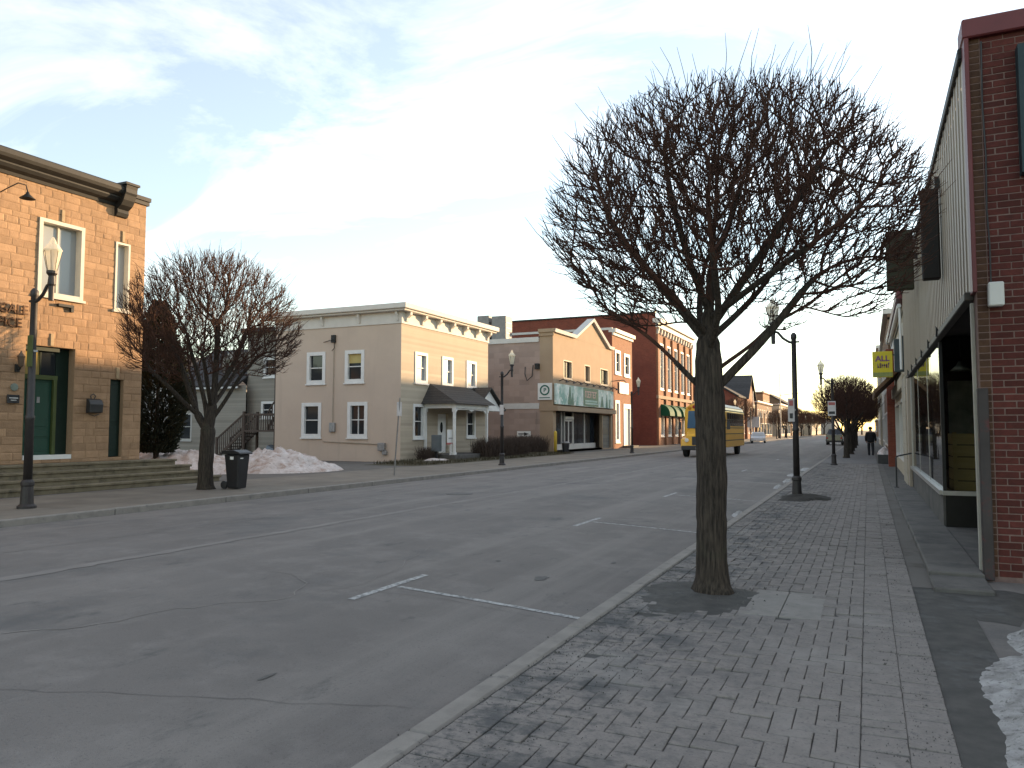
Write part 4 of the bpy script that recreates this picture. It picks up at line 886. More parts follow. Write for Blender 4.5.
# ------------------------------------------------------------------ orange brick row house and big red brick building
M_obrick = mat('orange_brick', (.33, .135, .062), (.27, .105, .05), scale=2, rough=.9, world=True, pattern=('brick', .22, .075, (.30, .22, .16), .008))
M_rbrick = mat('red_brick', (.23, .062, .038), (.18, .05, .032), scale=1.5, rough=.9, world=True, pattern=('brick', .22, .075, (.17, .085, .06), .006), stain=[(.5, .5, .8, (.15, .045, .03), 3.0)])
oe = Fr('E', SHX + .02)
ob = thing('orange_brick_house', 'narrow orange brick house with white framed windows beside the tan shop', 'house', (-25, 67, 0))
OW = [(64.75, 66.4, 6.5, 8.65), (67.5, 69.3, 6.45, 8.55), (64.7, 66.0, .5, 4.2)]; OD = (67.2, 69.6, .2, 3.95)
wall(oe, 64.03, 70.2, -.1, 10.1, OW + [OD], .2, 'wall', M_obrick, ob)
b = MB(); b.quad((-34, 64.03, 7), (SHX, 64.03, 7), (SHX, 64.03, 10.3), (-34, 64.03, 10.3)); b.quad((-34, 70.2, 0), (SHX, 70.2, 0), (SHX, 70.2, 10.1), (-34, 70.2, 10.1)); b.build('wall', M_rbrick, ob)
MB().box(-34, SHX - .2, 64.1, 70.1, 9.6, 9.8).build('roof', M_roofd, ob)
MB().box(-34.1, SHX + .02, 63.98, 64.35, 10.3, 10.5).build('coping', M_belt, ob)
k = MB(); fbox(k, oe, 64.0, 70.25, 10.1, 10.42, -.3, .35); fbox(k, oe, 64.02, 70.22, 9.85, 10.1, 0, .15); k.build('cornice', M_cream, ob)
for h in OW: window(ob, oe, *h, M_white, M_glass, fw=.26, proud=.06, back=.15)
k = MB(); fbox(k, oe, OD[0] + .02, OD[1] - .02, .2, 3.93, -.18, -.1); dr = k.build('door', M_cream, ob)
k = MB(); fbox(k, oe, OD[0], OD[0] + .3, .2, 3.95, -.1, .06); fbox(k, oe, OD[1] - .3, OD[1], .2, 3.95, -.1, .06); fbox(k, oe, OD[0] + .3, OD[1] - .3, 3.55, 3.95, -.1, .058); k.build('frame', M_white, dr)
MB().tube([oe.P(67.7, 1.7, -.1), oe.P(67.7, 1.7, 0)], .05, 6).build('handle', M_black, dr)
k = MB(); fbox(k, oe, 67, 69.8, -.02, .19, 0, .7); k.build('doorstep', M_ledge, ob)
hs = thing('hanging_sign', 'white square sign with dark bird shape on the orange brick front', 'sign', (SHX + .4, 67, 4.9))
k = MB(); fbox(k, oe, 65.75, 68.5, 4.85, 5.85, .06, .14); k.build('board', M_white, hs)
k = MB().prism([(65.9, 5.6), (66.5, 5.45), (66.7, 5.2), (67.3, 5.05), (67.0, 5.35), (67.2, 5.6), (66.6, 5.62), (66.2, 5.75)], lambda a, bb, d: oe.P(a, bb, d), .14, .155); k.build('emblem', M_black, hs)
MB().tube([oe.P(64.9, 5.9, 0), oe.P(65.1, 5.95, .7), oe.P(65.2, 5.7, .9)], .04, 5).build('sign_lamp', M_black, hs)
# red building
re_ = Fr('E', SHX); rs_ = Fr('S', 79.4)
rb = thing('red_brick_block', 'large dark red brick block with tall arched windows and green awnings', 'building', (-28, 88, 0))
RH = 13.0; bays = [80.9 + 3.35 * i for i in range(5)]
RW = []
for u in bays: RW += [(u, u + 1.75, 5.9, 10.9)]
RG = [(u, u + 1.75, .9, 3.6) for u in bays]
wall(re_, 79.4, 97.4, -.1, RH, RW + RG, .3, 'wall', M_obrick, rb)
wall(rs_, -38, SHX, -.1, RH + .9, [], .2, 'wall', M_rbrick, rb)
b = MB(); b.quad((-38, 97.4, 0), (SHX, 97.4, 0), (SHX, 97.4, RH), (-38, 97.4, RH)); b.quad((-38, 79.4, 0), (-38, 97.4, 0), (-38, 97.4, RH), (-38, 79.4, RH)); b.build('wall', M_rbrick, rb)
MB().box(-38, SHX, 79.5, 97.4, RH - .4, RH - .2).build('roof', M_roofd, rb)
MB().box(-38.1, SHX - .02, 79.3, 79.7, RH + .9, RH + 1.06).build('coping', M_corn, rb)
k = MB(); fbox(k, re_, 79.3, 97.6, RH - .1, RH + .35, -.3, .6); fbox(k, re_, 79.35, 97.55, RH - .6, RH - .1, 0, .3); k.build('cornice', M_cream, rb)
for i in range(14): u = 79.7 + i * 1.35; MB().prism([(.0, 11.7), (.2, 11.8), (.3, 12.3), (0, 12.3)], lambda a, bb, d: re_.P(d, bb, a), u, u + .3).build('cornice_bracket', M_cream, rb)
k = MB(); fbox(k, re_, 79.35, 97.45, 4.9, 5.25, 0, .25); k.build('belt_course', M_tan, rb)
for i in range(6): u = 79.5 + 3.35 * i; k = MB(); fbox(k, re_, u, u + .85, 0, 11.7, 0, .2); k.build('pilaster', M_obrick, rb)
for h in RW: window(rb, re_, *h, M_white, M_glass, fw=.2, proud=.03, back=.2, bars=('h', 'v'))
for h in RG: window(rb, re_, *h, M_white, M_glass, fw=.2, proud=.03, back=.2, bars=('v',))
M_aw = mat('green_canvas', (.008, .075, .034), (.01, .095, .042), scale=4, rough=.8)
for (u, _, _, _) in RG:
    pr = [(0, 4.35)] + [(1.1 * math.sin(t), 3.25 + 1.1 * math.cos(t)) for t in [math.pi / 2 * q / 6 for q in range(7)]] + [(1.1, 3.1), (0, 3.1)]
    a_ = MB().prism(pr, lambda a, bb, d: re_.P(d, bb, a + .02), u - .2, u + 1.95).own('awning', M_aw, 'rounded green canvas awning on the red brick block', 'awning', re_.P(u + .9, 3.1, .02), 'green awnings on the red brick block')
rl = thing('ramp_railing', 'white metal ramp railing along the foot of the red brick block', 'railing', (SHX + 1.6, 90, 0))
for i in range(9): MB().box(SHX + 1.57, SHX + 1.63, 85 + i * 1.4, 85.06 + i * 1.4, -.02, 1.1 + .1 * i).build('post', M_white, rl)
for z in (.45, 1.05): MB().tube([(SHX + 1.6, 85, z), (SHX + 1.6, 96.2, z + .8)], .04, 6).build('rail', M_white, rl)

# ------------------------------------------------------------------ buildings further down the left side
def plain_building(label, side, X, y0, y1, h, wm, rows, depth=14, roof='flat', cat='building', name='street_building', group=None, fm=None, gm=None, ground=None, cw=1.1, chh=1.6, cor=None):
    """a street-front block with real window openings; side E = left of the street, W = right"""
    fr = Fr(side, X); s = -1 if side == 'E' else 1
    t = thing(name, label, cat, (X + s * depth / 2, (y0 + y1) / 2, 0), group)
    L = y1 - y0; n = max(2, int(L / 2.9)); hs_ = []
    for (z0, z1) in rows:
        for i in range(n):
            c_ = y0 + L * (i + .5) / n; hs_.append((c_ - cw / 2, c_ + cw / 2, z0, z1))
    gs_ = []
    if ground:
        k_ = max(1, int(L / 5)); 
        for i in range(k_): gs_.append((y0 + .5 + (L - .6) * i / k_, y0 + (L - .6) * (i + 1) / k_, .5, ground))
    wall(fr, y0, y1, -.1, h, hs_ + gs_, .2, 'wall', wm, t)
    fm = fm or M_cream; gm = gm or M_glass
    for q in hs_: window(t, fr, *q, fm, gm, fw=.12, proud=.03, back=.14)
    for q in gs_: window(t, fr, *q, fm, gm, fw=.12, proud=.03, back=.16, bars=('v',), sill=False, name='shop_window')
    x2 = X + s * depth
    b = MB(); b.quad((X, y0, -.1), (x2, y0, -.1), (x2, y0, h), (X, y0, h)); b.quad((X, y1, -.1), (x2, y1, -.1), (x2, y1, h), (X, y1, h)); b.quad((x2, y0, -.1), (x2, y1, -.1), (x2, y1, h), (x2, y0, h)); b.build('wall', wm, t)
    if roof == 'flat':
        MB().box(min(X, x2), max(X, x2), y0, y1, h - .35, h - .2).build('roof', M_roofd, t)
        k = MB(); fbox(k, fr, y0 - .02, y1 + .02, h, h + .3, -.3, .22); k.build('cornice', cor or fm, t)
        k = MB(); k.box(min(X + s * .3, x2), max(X + s * .3, x2), y0 - .03, y0 + .25, h, h + .16); k.build('coping', cor or fm, t)
    elif roof == 'gable':      # ridge runs back from the street, gable towards it
        pk = h + (y1 - y0) * .42; ym = (y0 + y1) / 2
        MB().prism([(y0, h), (y1, h), (ym, pk)], lambda a, bb, d: (d, a, bb), X + s * .01, x2).build('gable_wall', wm, t)
        for (a0, a1) in (((y0 - .4, h - .2), (ym, pk + .1)), ((ym, pk + .1), (y1 + .4, h - .2))):
            MB().prism([a0, a1, (a1[0], a1[1] + .25), (a0[0], a0[1] + .25)], lambda a, bb, d: (d, a, bb), X - s * .4, x2).build('roof', M_roofd, t)
    elif roof == 'side':       # ridge along the street
        xm = (X + x2) / 2; pk = h + depth * .3
        MB().prism([(X, h), (x2, h), (xm, pk)], lambda a, bb, d: (a, d, bb), y0, y1).build('gable_wall', wm, t)
        for (a0, a1) in (((X - s * .4, h - .15), (xm, pk + .1)), ((xm, pk + .1), (x2 + s * .4, h - .15))):
            MB().prism([a0, a1, (a1[0], a1[1] + .25), (a0[0], a0[1] + .25)], lambda a, bb, d: (a, d, bb), y0 - .4, y1 + .4).build('roof', M_roofd, t)
    return t
M_brown = mat('brown_brick', (.20, .115, .07), (.16, .09, .055), scale=2, rough=.9, world=True, pattern=('brick', .22, .075, (.16, .12, .09), .008))
M_cream_w = mat('cream_wall', (.50, .43, .32), (.45, .385, .29), scale=1, rough=.9, world=True)
M_greyw = mat('grey_wall', (.33, .32, .30), (.28, .27, .255), scale=1, rough=.9, world=True)
M_whitew = mat('white_wall', (.66, .65, .62), (.6, .59, .56), scale=1, rough=.85, world=True, pattern=('lap', .2, (.5, .49, .47), .014))
gbl = plain_building('dark red gabled house with bright eaves further down the street past the school bus', 'E', -20, 134, 143, 7.3, M_rbrick, [(1, 2.6), (4.2, 5.8)], roof='side', depth=12, cat='house', name='gabled_house')
plain_building('orange brick house with steep front gable next to the dark red gabled house', 'E', -19.6, 143.2, 153, 7.3, M_obrick, [(1, 2.6), (4.2, 5.8)], roof='gable', depth=12, cat='house', name='gabled_house')
plain_building('brown brick block beyond the gabled houses', 'E', -20, 160, 186, 7.2, M_brown, [(4.2, 5.8)], ground=3.0)
plain_building('taller orange brick block rising over its far neighbours', 'E', -22, 187, 200, 10.4, M_obrick, [(4, 5.6), (7, 8.6)])
plain_building('cream fronted block far down the left of the street', 'E', -20, 203, 232, 8.0, M_cream_w, [(4.5, 6.0)], ground=3.0)
plain_building('brown brick block with dark pitched roof far down the street', 'E', -20, 236, 268, 8.2, M_brown, [(1, 2.6), (4.5, 6.0)], roof='side')
plain_building('pale far block at the bend of the street', 'E', -17, 275, 330, 7.0, M_cream_w, [(1, 2.6), (4.5, 5.8)])
plain_building('low grey building closing the far end of the street', 'E', -13, 340, 420, 6.0, M_greyw, [(1.2, 2.8)])

for k_, (x_, y0_, y1_, h_, m_, lab) in enumerate(((-52, -26, -8, 7, M_brown, 'brown brick house at the near end of the back lot'), (-56, -6, 11, 7, M_greyw, 'grey walled house near the start of the back lot'), (-60, 14, 26, 6, M_whitew, 'white sided house beyond the back lot'), (-62, 30, 42, 6.5, M_brown, 'brown brick house beyond the back lot'), (-58, 48, 62, 6, M_greyw, 'grey house beyond the back lot'), (-64, 66, 80, 7, M_rbrick, 'red brick house beyond the back lot'))):  # first two are unseen, added to block low sky from the beige wall's panes
    plain_building(lab, 'E', x_, y0_, y1_, h_, m_, [(1, 2.5), (3.8, 5.2)], roof='side', depth=9, cat='house', name='back_house')
# ------------------------------------------------------------------ near right: red brick shop with ribbed metal fascia
M_brk = mat('wall_brick', (.098, .026, .021), (.072, .021, .017), scale=14, rough=.88, bump=.5, bscale=90, objrand=.22, world=True, stain=[(5, .58, .8, (.045, .018, .017), 4.0)])
M_brk_i = mat('wall_brick_rest', (.098, .026, .021), (.072, .021, .017), scale=14, rough=.88, bump=.5, bscale=90, island=.22, world=True)
M_brk_b = mat('brown_brick_piece', (.085, .045, .027), (.066, .034, .022), scale=14, rough=.88, bump=.5, bscale=90, objrand=.2, world=True)
M_mor2 = mat('grey_mortar', (.20, .135, .115), (.15, .10, .088), scale=20, rough=.95, world=True)
M_fascia = mat('ribbed_metal', (.36, .30, .235), (.30, .25, .195), scale=2, rough=.55, spec=.4, stretch=(1, 1, .2))
M_redtrim = mat('red_metal_trim', (.13, .025, .027), (.11, .022, .024), scale=4, rough=.5, spec=.4)
M_alum = mat('aluminium', (.42, .41, .39), (.34, .33, .315), scale=6, rough=.4, metal=.6)
M_seeg = glass_mat('shop_glass', see=1.0, wavy=.01)
rw = Fr('W', 1.08); rs = Fr('S', 9.74)
sp = thing('brick_shop', 'red brick corner shop with cream ribbed metal fascia and large display window', 'shop', (6, 17, 0))
RT = 5.95
k = MB(); fbox(k, rs, 1.115, 12, -.1, RT, -.3, .0005); k.build('wall', M_mor2, sp)
BWm = {}
def brick_mesh(L, m, nm):
    key = (round(L, 4), nm)
    if key not in BWm:
        BWm[key] = MB().box(-L / 2, L / 2, -.05, .0, -.0325, .0325).mesh('brick', m, bevel=.004)
    return BWm[key]
rest = MB(); base = root_base(sp); rr = random.Random(23); cnt = 0; pitch = .0752
r_ = 0; z = .03
while z < RT - .05:
    zc = z + pitch / 2; x = 1.235; off = (r_ % 2)
    # corner column of browner headers
    o = bpy.data.objects.new('brick', brick_mesh(.102, M_brk_b, 'b')); COL.objects.link(o); o.parent = sp; o.location = Vector((1.175, 9.785, zc)) - base; cnt += 1
    first = True
    while x < 3.9:
        L = .213 if not (first and off) else .1015
        first = False
        cx_ = x + L / 2
        if x < 1.72 and cnt < 300:
            o = bpy.data.objects.new('brick', brick_mesh(L, M_brk, 'r')); COL.objects.link(o); o.parent = sp; o.location = Vector((cx_, 9.785 + rr.uniform(-.003, .003), zc)) - base; cnt += 1
        else:
            rest.box(x, x + L, 9.735 + rr.uniform(-.003, .003), 9.785, zc - .0325, zc + .0325)
        x += L + .0105
    z += pitch; r_ += 1
tag(rest.build('bricks_further_along', M_brk_i, sp, recalc=False), kind='stuff')
MB().box(1.06, 12, 9.66, 10.1, RT, RT + .22).build('coping', M_redtrim, sp, bevel=.015)
MB().box(1.075, 1.12, 9.66, 9.9, 3.1, RT).build('corner_trim', M_redtrim, sp, bevel=.006)
# ribbed fascia: one panel with raised ribs
k = MB(); Y = 9.9
while Y < 26.6:
    k.add([rw.P(Y, 3.14), rw.P(Y, 5.82), rw.P(Y + .20, 5.82), rw.P(Y + .20, 3.14)], [(0, 1, 2, 3)])
    k.box(1.068, 1.079, Y + .20, Y + .25, 3.14, 5.82); k.add([rw.P(Y + .25, 3.14), rw.P(Y + .25, 5.82), rw.P(Y + .30, 5.82), rw.P(Y + .30, 3.14)], [(0, 1, 2, 3)]); Y += .30
k.build('fascia', M_fascia, sp, recalc=False)
MB().box(1.035, 1.16, 9.9, 26.7, 5.82, 5.95).build('roof_edge', M_corn, sp, bevel=.01)
MB().box(1.1, 12, 9.9, 26.6, 5.5, 5.6).build('roof', M_roofd, sp)
b = MB(); b.quad((12, 9.75, 0), (12, 26.6, 0), (12, 26.6, 5.9), (12, 9.75, 5.9)); b.quad((1.09, 26.58, 0), (12, 26.58, 0), (12, 26.58, 5.9), (1.09, 26.58, 5.9)); b.build('wall', M_brown, sp)
# under-fascia awning housing with little brackets
MB().box(1.02, 1.12, 9.92, 24.3, 3.05, 3.145).build('awning_housing', mat('housing_paint', (.07, .062, .052), (.09, .08, .068), rough=.6), sp, bevel=.01)
for i in range(6):
    Y = 13.6 + i * 1.9; MB().prism([(.995, 3.05), (.995, 3.22), (1.04, 3.15), (1.04, 3.05)], lambda a, bb, d: (a, d, bb), Y, Y + .03).build('awning_bracket', M_corn, sp)
MB().box(1.075, 1.115, 9.92, 9.97, .02, 3.02).build('corner_post', mat('pale_post', (.42, .40, .355), (.36, .34, .3), scale=5, rough=.5), sp, bevel=.006)
M_guard = mat('guard_paint', (.05, .042, .042), (.036, .03, .03), scale=3, rough=.6, stain=[(4.5, .56, .66, (.10, .03, .03), 7.0)], world=True)
k = MB().box(1.085, 1.185, 9.655, 9.70, .0, 2.05); k.box(1.085, 1.13, 9.70, 9.76, .0, 2.05); k.build('corner_guard', M_guard, sp, bevel=.008)
MB().box(1.215, 1.36, 9.60, 9.72, 2.93, 3.19).build('alarm_box', mat('white_plastic', (.66, .66, .63), (.6, .6, .57), rough=.5), sp, bevel=.012)
cb = [(1.245, 9.71, 5.9), (1.235, 9.71, 5.2), (1.25, 9.705, 4.6), (1.24, 9.71, 4.0), (1.255, 9.705, 3.6), (1.25, 9.69, 3.19)]
MB().tube(cb, .009, 6).build('cable', M_black, sp)
# recessed entry: floor, back wall with door, soffit, glass return
MB().box(1.09, 2.7, 9.98, 14.16, .0, .06).build('entry_floor', M_ledge, sp)
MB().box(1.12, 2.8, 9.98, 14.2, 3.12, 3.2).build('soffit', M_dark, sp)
MB().box(2.7, 2.8, 9.98, 14.2, .0, 3.12).build('entry_back', M_brown, sp)
d = MB().box(2.66, 2.70, 11.2, 12.2, .06, 2.2); dr = d.build('door', M_alum, sp); MB().box(2.648, 2.659, 11.32, 12.08, .3, 2.05).build('pane', M_glass, dr); MB().tube([(2.62, 11.28, .9), (2.62, 11.28, 1.3)], .015, 6).build('handle', M_steel, dr)
MB().box(1.10, 2.7, 14.16, 14.22, .06, .56).build('bulkhead', mat('black_tile', (.006, .006, .006), (.01, .01, .01), rough=.4, spec=.3), sp)
MB().box(1.06, 2.7, 14.14, 14.24, .56, .63).build('sill', M_alum, sp)
MB().box(1.12, 2.68, 14.185, 14.195, .63, 3.1).build('return_pane', glass_mat('return_glass', see=1.0, wavy=.01, ior=1.45), sp)
MB().box(1.07, 1.12, 14.15, 14.22, .63, 3.02).build('mullion', M_corn, sp)
# main display window
MB().box(1.07, 1.2, 14.24, 23.6, .0, .56).build('stall_riser', M_ledge, sp)
MB().box(1.02, 1.2, 14.24, 23.6, .56, .63).build('sill', M_alum, sp)
for (a, b2) in ((14.23, 17.2), (17.235, 20.3), (20.335, 23.3)): MB().box(1.085, 1.095, a, b2, .63, 3.02).build('display_pane', M_seeg, sp)
for Y in (17.2, 20.3): MB().box(1.08, 1.12, Y, Y + .035, .63, 3.02).build('mullion', M_alum, sp)
MB().box(1.07, 1.14, 23.3, 23.6, .0, 3.02).build('mullion', M_alum, sp)
MB().box(1.13, 5.0, 14.24, 23.6, .5, .55).build('display_floor', mat('display_boards', (.16, .10, .055), (.12, .075, .04), rough=.7), sp)
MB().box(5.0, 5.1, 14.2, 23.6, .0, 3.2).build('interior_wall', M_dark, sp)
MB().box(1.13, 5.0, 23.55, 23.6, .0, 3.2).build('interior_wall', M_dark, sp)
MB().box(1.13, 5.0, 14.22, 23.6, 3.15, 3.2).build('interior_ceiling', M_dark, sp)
# things in the window
cr_ = thing('wooden_crate', 'pale slatted wooden crate standing inside the display window', 'crate', (1.75, 15.3, .55)); M_pine = mat('pine_boards', (.58, .40, .19), (.5, .34, .15), scale=3, rough=.75, stretch=(1, 1, 6))
for i in range(5): MB().box(1.30, 2.15, 14.9, 14.93, .56 + i * .2, .74 + i * .2).build('slat', M_pine, cr_); MB().box(1.285, 1.30, 14.9, 15.7, .56 + i * .2, .74 + i * .2).build('slat', M_pine, cr_)
MB().box(1.31, 2.14, 14.94, 15.7, .555, 1.5).build('crate_body', M_brown, cr_)
for x in (1.285, 2.1): MB().box(x, x + .06, 14.875, 14.9, .556, 1.56).build('corner_slat', M_pine, cr_)
pn = thing('pendant_lamp', 'dark pendant lamp hanging inside the display window', 'lamp', (1.5, 15.0, 2.4))
MB().tube([(1.42, 14.7, 3.14), (1.42, 14.7, 2.72)], .008, 5).build('cord', M_black, pn); MB().lathe([(.03, .16), (.06, .10), (.16, 0), (.14, 0), (.05, .08)], (1.42, 14.7, 2.58), 14).build('shade', M_steel, pn, smooth=True)
pc = thing('window_poster', 'pale upright poster panel inside the display window', 'poster', (1.7, 16.2, .55)); MB().box(1.35, 2.0, 16.2, 16.23, 1.5, 2.5).build('sheet', mat('poster_paper', (.45, .44, .40), (.2, .22, .2), scale=2.5, rough=.7), pc); MB().box(1.65, 1.7, 16.23, 16.26, .55, 2.5).build('stand', M_black, pc)
# pilaster between shops
MB().box(.97, 1.3, 24.3, 26.55, .0, 3.14).build('pilaster', mat('buff_block', (.40, .35, .27), (.35, .305, .235), scale=3, rough=.9, pattern=('brick', .8, .4, (.30, .26, .2), .012)), sp, bevel=.01)
MB().box(1.0, 1.2, 23.6, 24.3, .0, 3.02).build('side_panel', M_fascia, sp)
# wall sign, then two boxes added to stand in for dark masses
sg = thing('wall_sign', 'large sign panel with teal frame high on the red brick wall', 'sign', (2.9, 9.6, 4.4))
MB().box(1.62, 4.2, 9.60, 9.70, 4.40, 5.68).build('panel', mat('sign_face', (.50, .56, .58), (.44, .5, .53), rough=.4), sg)
k = MB(); k.box(1.56, 1.62, 9.57, 9.72, 4.34, 5.74); k.box(4.2, 4.26, 9.57, 9.72, 4.34, 5.74); k.box(1.62, 4.2, 9.57, 9.72, 5.68, 5.74); k.box(1.62, 4.2, 9.57, 9.72, 4.34, 4.40); k.build('frame', mat('teal_frame', (.012, .03, .036), (.018, .038, .045), rough=.5), sg)
M_dmass = mat('dark_mass_box', (.014, .011, .009), (.02, .016, .013), scale=5, rough=.7)
dmass1 = thing('projecting_box', 'dark brown upright sign box fixed to the cream ribbed fascia', 'sign', (1.0, 13.0, 3.8))
MB().box(.80, 1.044, 12.95, 13.12, 3.85, 5.22).build('box', M_dmass, dmass1, bevel=.02); MB().box(1.0, 1.06, 12.98, 13.09, 5.22, 5.4).build('bracket', M_corn, dmass1)  # added box giving the deep tone of darkened twigs before the fascia
M_omass = mat('olive_mass_box', (.024, .024, .012), (.034, .033, .017), scale=2.5, rough=.7)
dmass2 = thing('projecting_box', 'dark olive square sign box projecting further along the cream fascia', 'sign', (.7, 18.5, 4.5))
MB().box(.45, .98, 18.45, 18.62, 4.62, 5.92).build('box', M_omass, dmass2, bevel=.02); MB().box(.95, 1.06, 18.5, 18.57, 5.3, 5.4).build('bracket', M_corn, dmass2)  # added box standing in for a dark mass behind the twigs
# hand rail by the step
hr = thing('hand_rail', 'black bent pipe hand rail beside the shop step', 'railing', (.66, 23.2, .07))
MB().tube([(.66, 23.1, .05), (.66, 23.1, .86), (.69, 23.12, .90), (1.04, 23.25, .98)], .02, 8).build('pipe', M_black, hr); MB().lathe([(.06, .07), (.06, .085), (.025, .09)], (.66, 23.1, 0), 10).build('base_plate', M_black, hr)
# yellow block and small kerb at the alley
MB().box(1.42, 1.66, 7.6, 9.0, -.03, .16).own('parking_block', mat('yellow_block', (.45, .36, .08), (.28, .25, .12), scale=5, rough=.85, bump=.3), 'worn yellow parking block at the edge of the alley', 'block', (1.54, 8.3, -.02), bevel=.03)

# ------------------------------------------------------------------ right-hand side further along
M_buff = mat('buff_wall', (.44, .37, .27), (.39, .33, .24), scale=1, rough=.9, world=True)
n2 = plain_building('buff shop with tall display windows next past the ribbed fascia', 'W', 1.12, 26.75, 38.0, 5.7, M_buff, [(3.9, 5.1)], ground=2.7, fm=M_cream, depth=11, cor=M_redtrim)
k = MB(); k.box(.98, 1.1, 27.0, 37.9, 2.95, 3.35); k.build('sign_band', M_buff, n2, bevel=.02)
k = MB().prism([(.2, 3.0), (1.1, 3.9), (1.1, 3.75), (.25, 2.9)], lambda a, bb, d: (a, d, bb), 30.5, 37.5); k.build('awning', M_brown, n2)
k = MB().tube([(.98, 26.9, 5.5), (.98, 37.9, 5.5)], .07, 8); k.tube([(1.0, 27.0, 5.45), (1.0, 27.0, 3.5)], .04, 6); k.build('gutter', M_white, n2)
ys_ = thing('yellow_sign', 'square yellow projecting sign with purple lettering above the buff shop', 'sign', (.55, 30, 3.45))
MB().box(.20, .84, 29.95, 30.07, 3.45, 4.36).build('box', mat('sign_yellow', (.62, .50, .03), (.55, .45, .03), scale=3, rough=.5), ys_, bevel=.01)
MB().box(.84, 1.12, 29.98, 30.04, 4.2, 4.26).build('bracket', M_black, ys_)
M_pur = mat('purple_print', (.16, .06, .16), (.2, .08, .18), rough=.6)
text_mesh('ALL', .27, lambda a, bb, d: (.52 + a, 29.945 - d, 4.02 + bb), M_pur, 'lettering', ys_, .004, 'CENTER', bold=.008)
k = MB(); rr = random.Random(2); x = .36
while x < .74: w_ = rr.uniform(.03, .05); k.box(x, x + .02, 29.94, 29.949, 3.78, 3.93); k.box(x, x + w_, 29.94, 29.949, rr.choice((3.78, 3.84, 3.90)), rr.choice((3.81, 3.87, 3.93)) + .031); x += w_ + .025
k.build('lettering', M_pur, ys_)
MB().box(.21, .83, 29.943, 29.949, 3.47, 3.62).build('green_strip', mat('olive_print', (.20, .24, .08), (.3, .3, .1), scale=9, rough=.6), ys_)
MB().box(.80, 1.12, 38.05, 38.7, -.05, 5.2).own('brick_pier', M_rbrick, 'tall narrow red brick pier between two shop fronts', 'pier', (.87, 38.4, 0), bevel=.01)
dks = thing('projecting_box', 'dark slate upright sign box under the buff shop cornice', 'sign', (.9, 27.4, 3.5)); MB().box(.82, 1.10, 27.3, 27.5, 3.45, 4.5).build('box', mat('slate_box', (.035, .05, .055), (.05, .065, .07), rough=.5), dks, bevel=.01); MB().box(1.0, 1.12, 27.36, 27.44, 4.5, 4.6).build('bracket', M_black, dks)
plt_ = thing('planter', 'low dark planter box heaped with old snow beside the red pier', 'planter', (.72, 42, 0))
MB().box(.40, 1.02, 41.0, 43.2, -.02, .42).build('trough', M_black, plt_, bevel=.02); k = blob('snow_top', .71, 42.1, .28, .95, M_snow, .42, None, 77, dome=.32); k.parent = plt_; k.location = -Vector(plt_.location)
plain_building('white sided shop past the red brick pier', 'W', 1.3, 38.75, 50.0, 6.6, M_whitew, [(3.9, 5.3)], ground=2.7, depth=11)
plain_building('brown brick two storey shop past the white sided one', 'W', 1.2, 50.2, 66.0, 8.45, M_brown, [(4.2, 5.8)], ground=2.8, depth=12)
plain_building('grey two storey block on the shaded side', 'W', 1.4, 66.2, 89.0, 9.3, M_greyw, [(4.3, 6.0)], ground=2.8, depth=12)
plain_building('cream two storey block before the gap on the shaded side', 'W', 1.2, 89.2, 106.0, 10.2, M_cream_w, [(4.3, 6.0), (6.9, 8.6)], ground=2.8, depth=14)
plain_building('low brick garage building past the cream block on the shaded side', 'W', 2.2, 106.3, 146, 4.6, M_brown, [(1.0, 2.6)], depth=12)  # added to keep the bright horizon out of the tan shop's panes
plain_building('low white building past the gap on the shaded side', 'W', 2.5, 150, 190, 3.6, M_whitew, [(1.0, 2.4)], depth=12)
plain_building('low brown building far along the shaded side', 'W', 2.0, 205, 260, 4.0, M_brown, [(1.2, 2.6)], depth=12)
a = MB(); a.quad((.4, 26.6, -.016), (60, 26.6, -.016), (60, 300, -.016), (.4, 300, -.016)); tag(a.build('shop_forecourt', M_ledge, recalc=False), kind='structure')
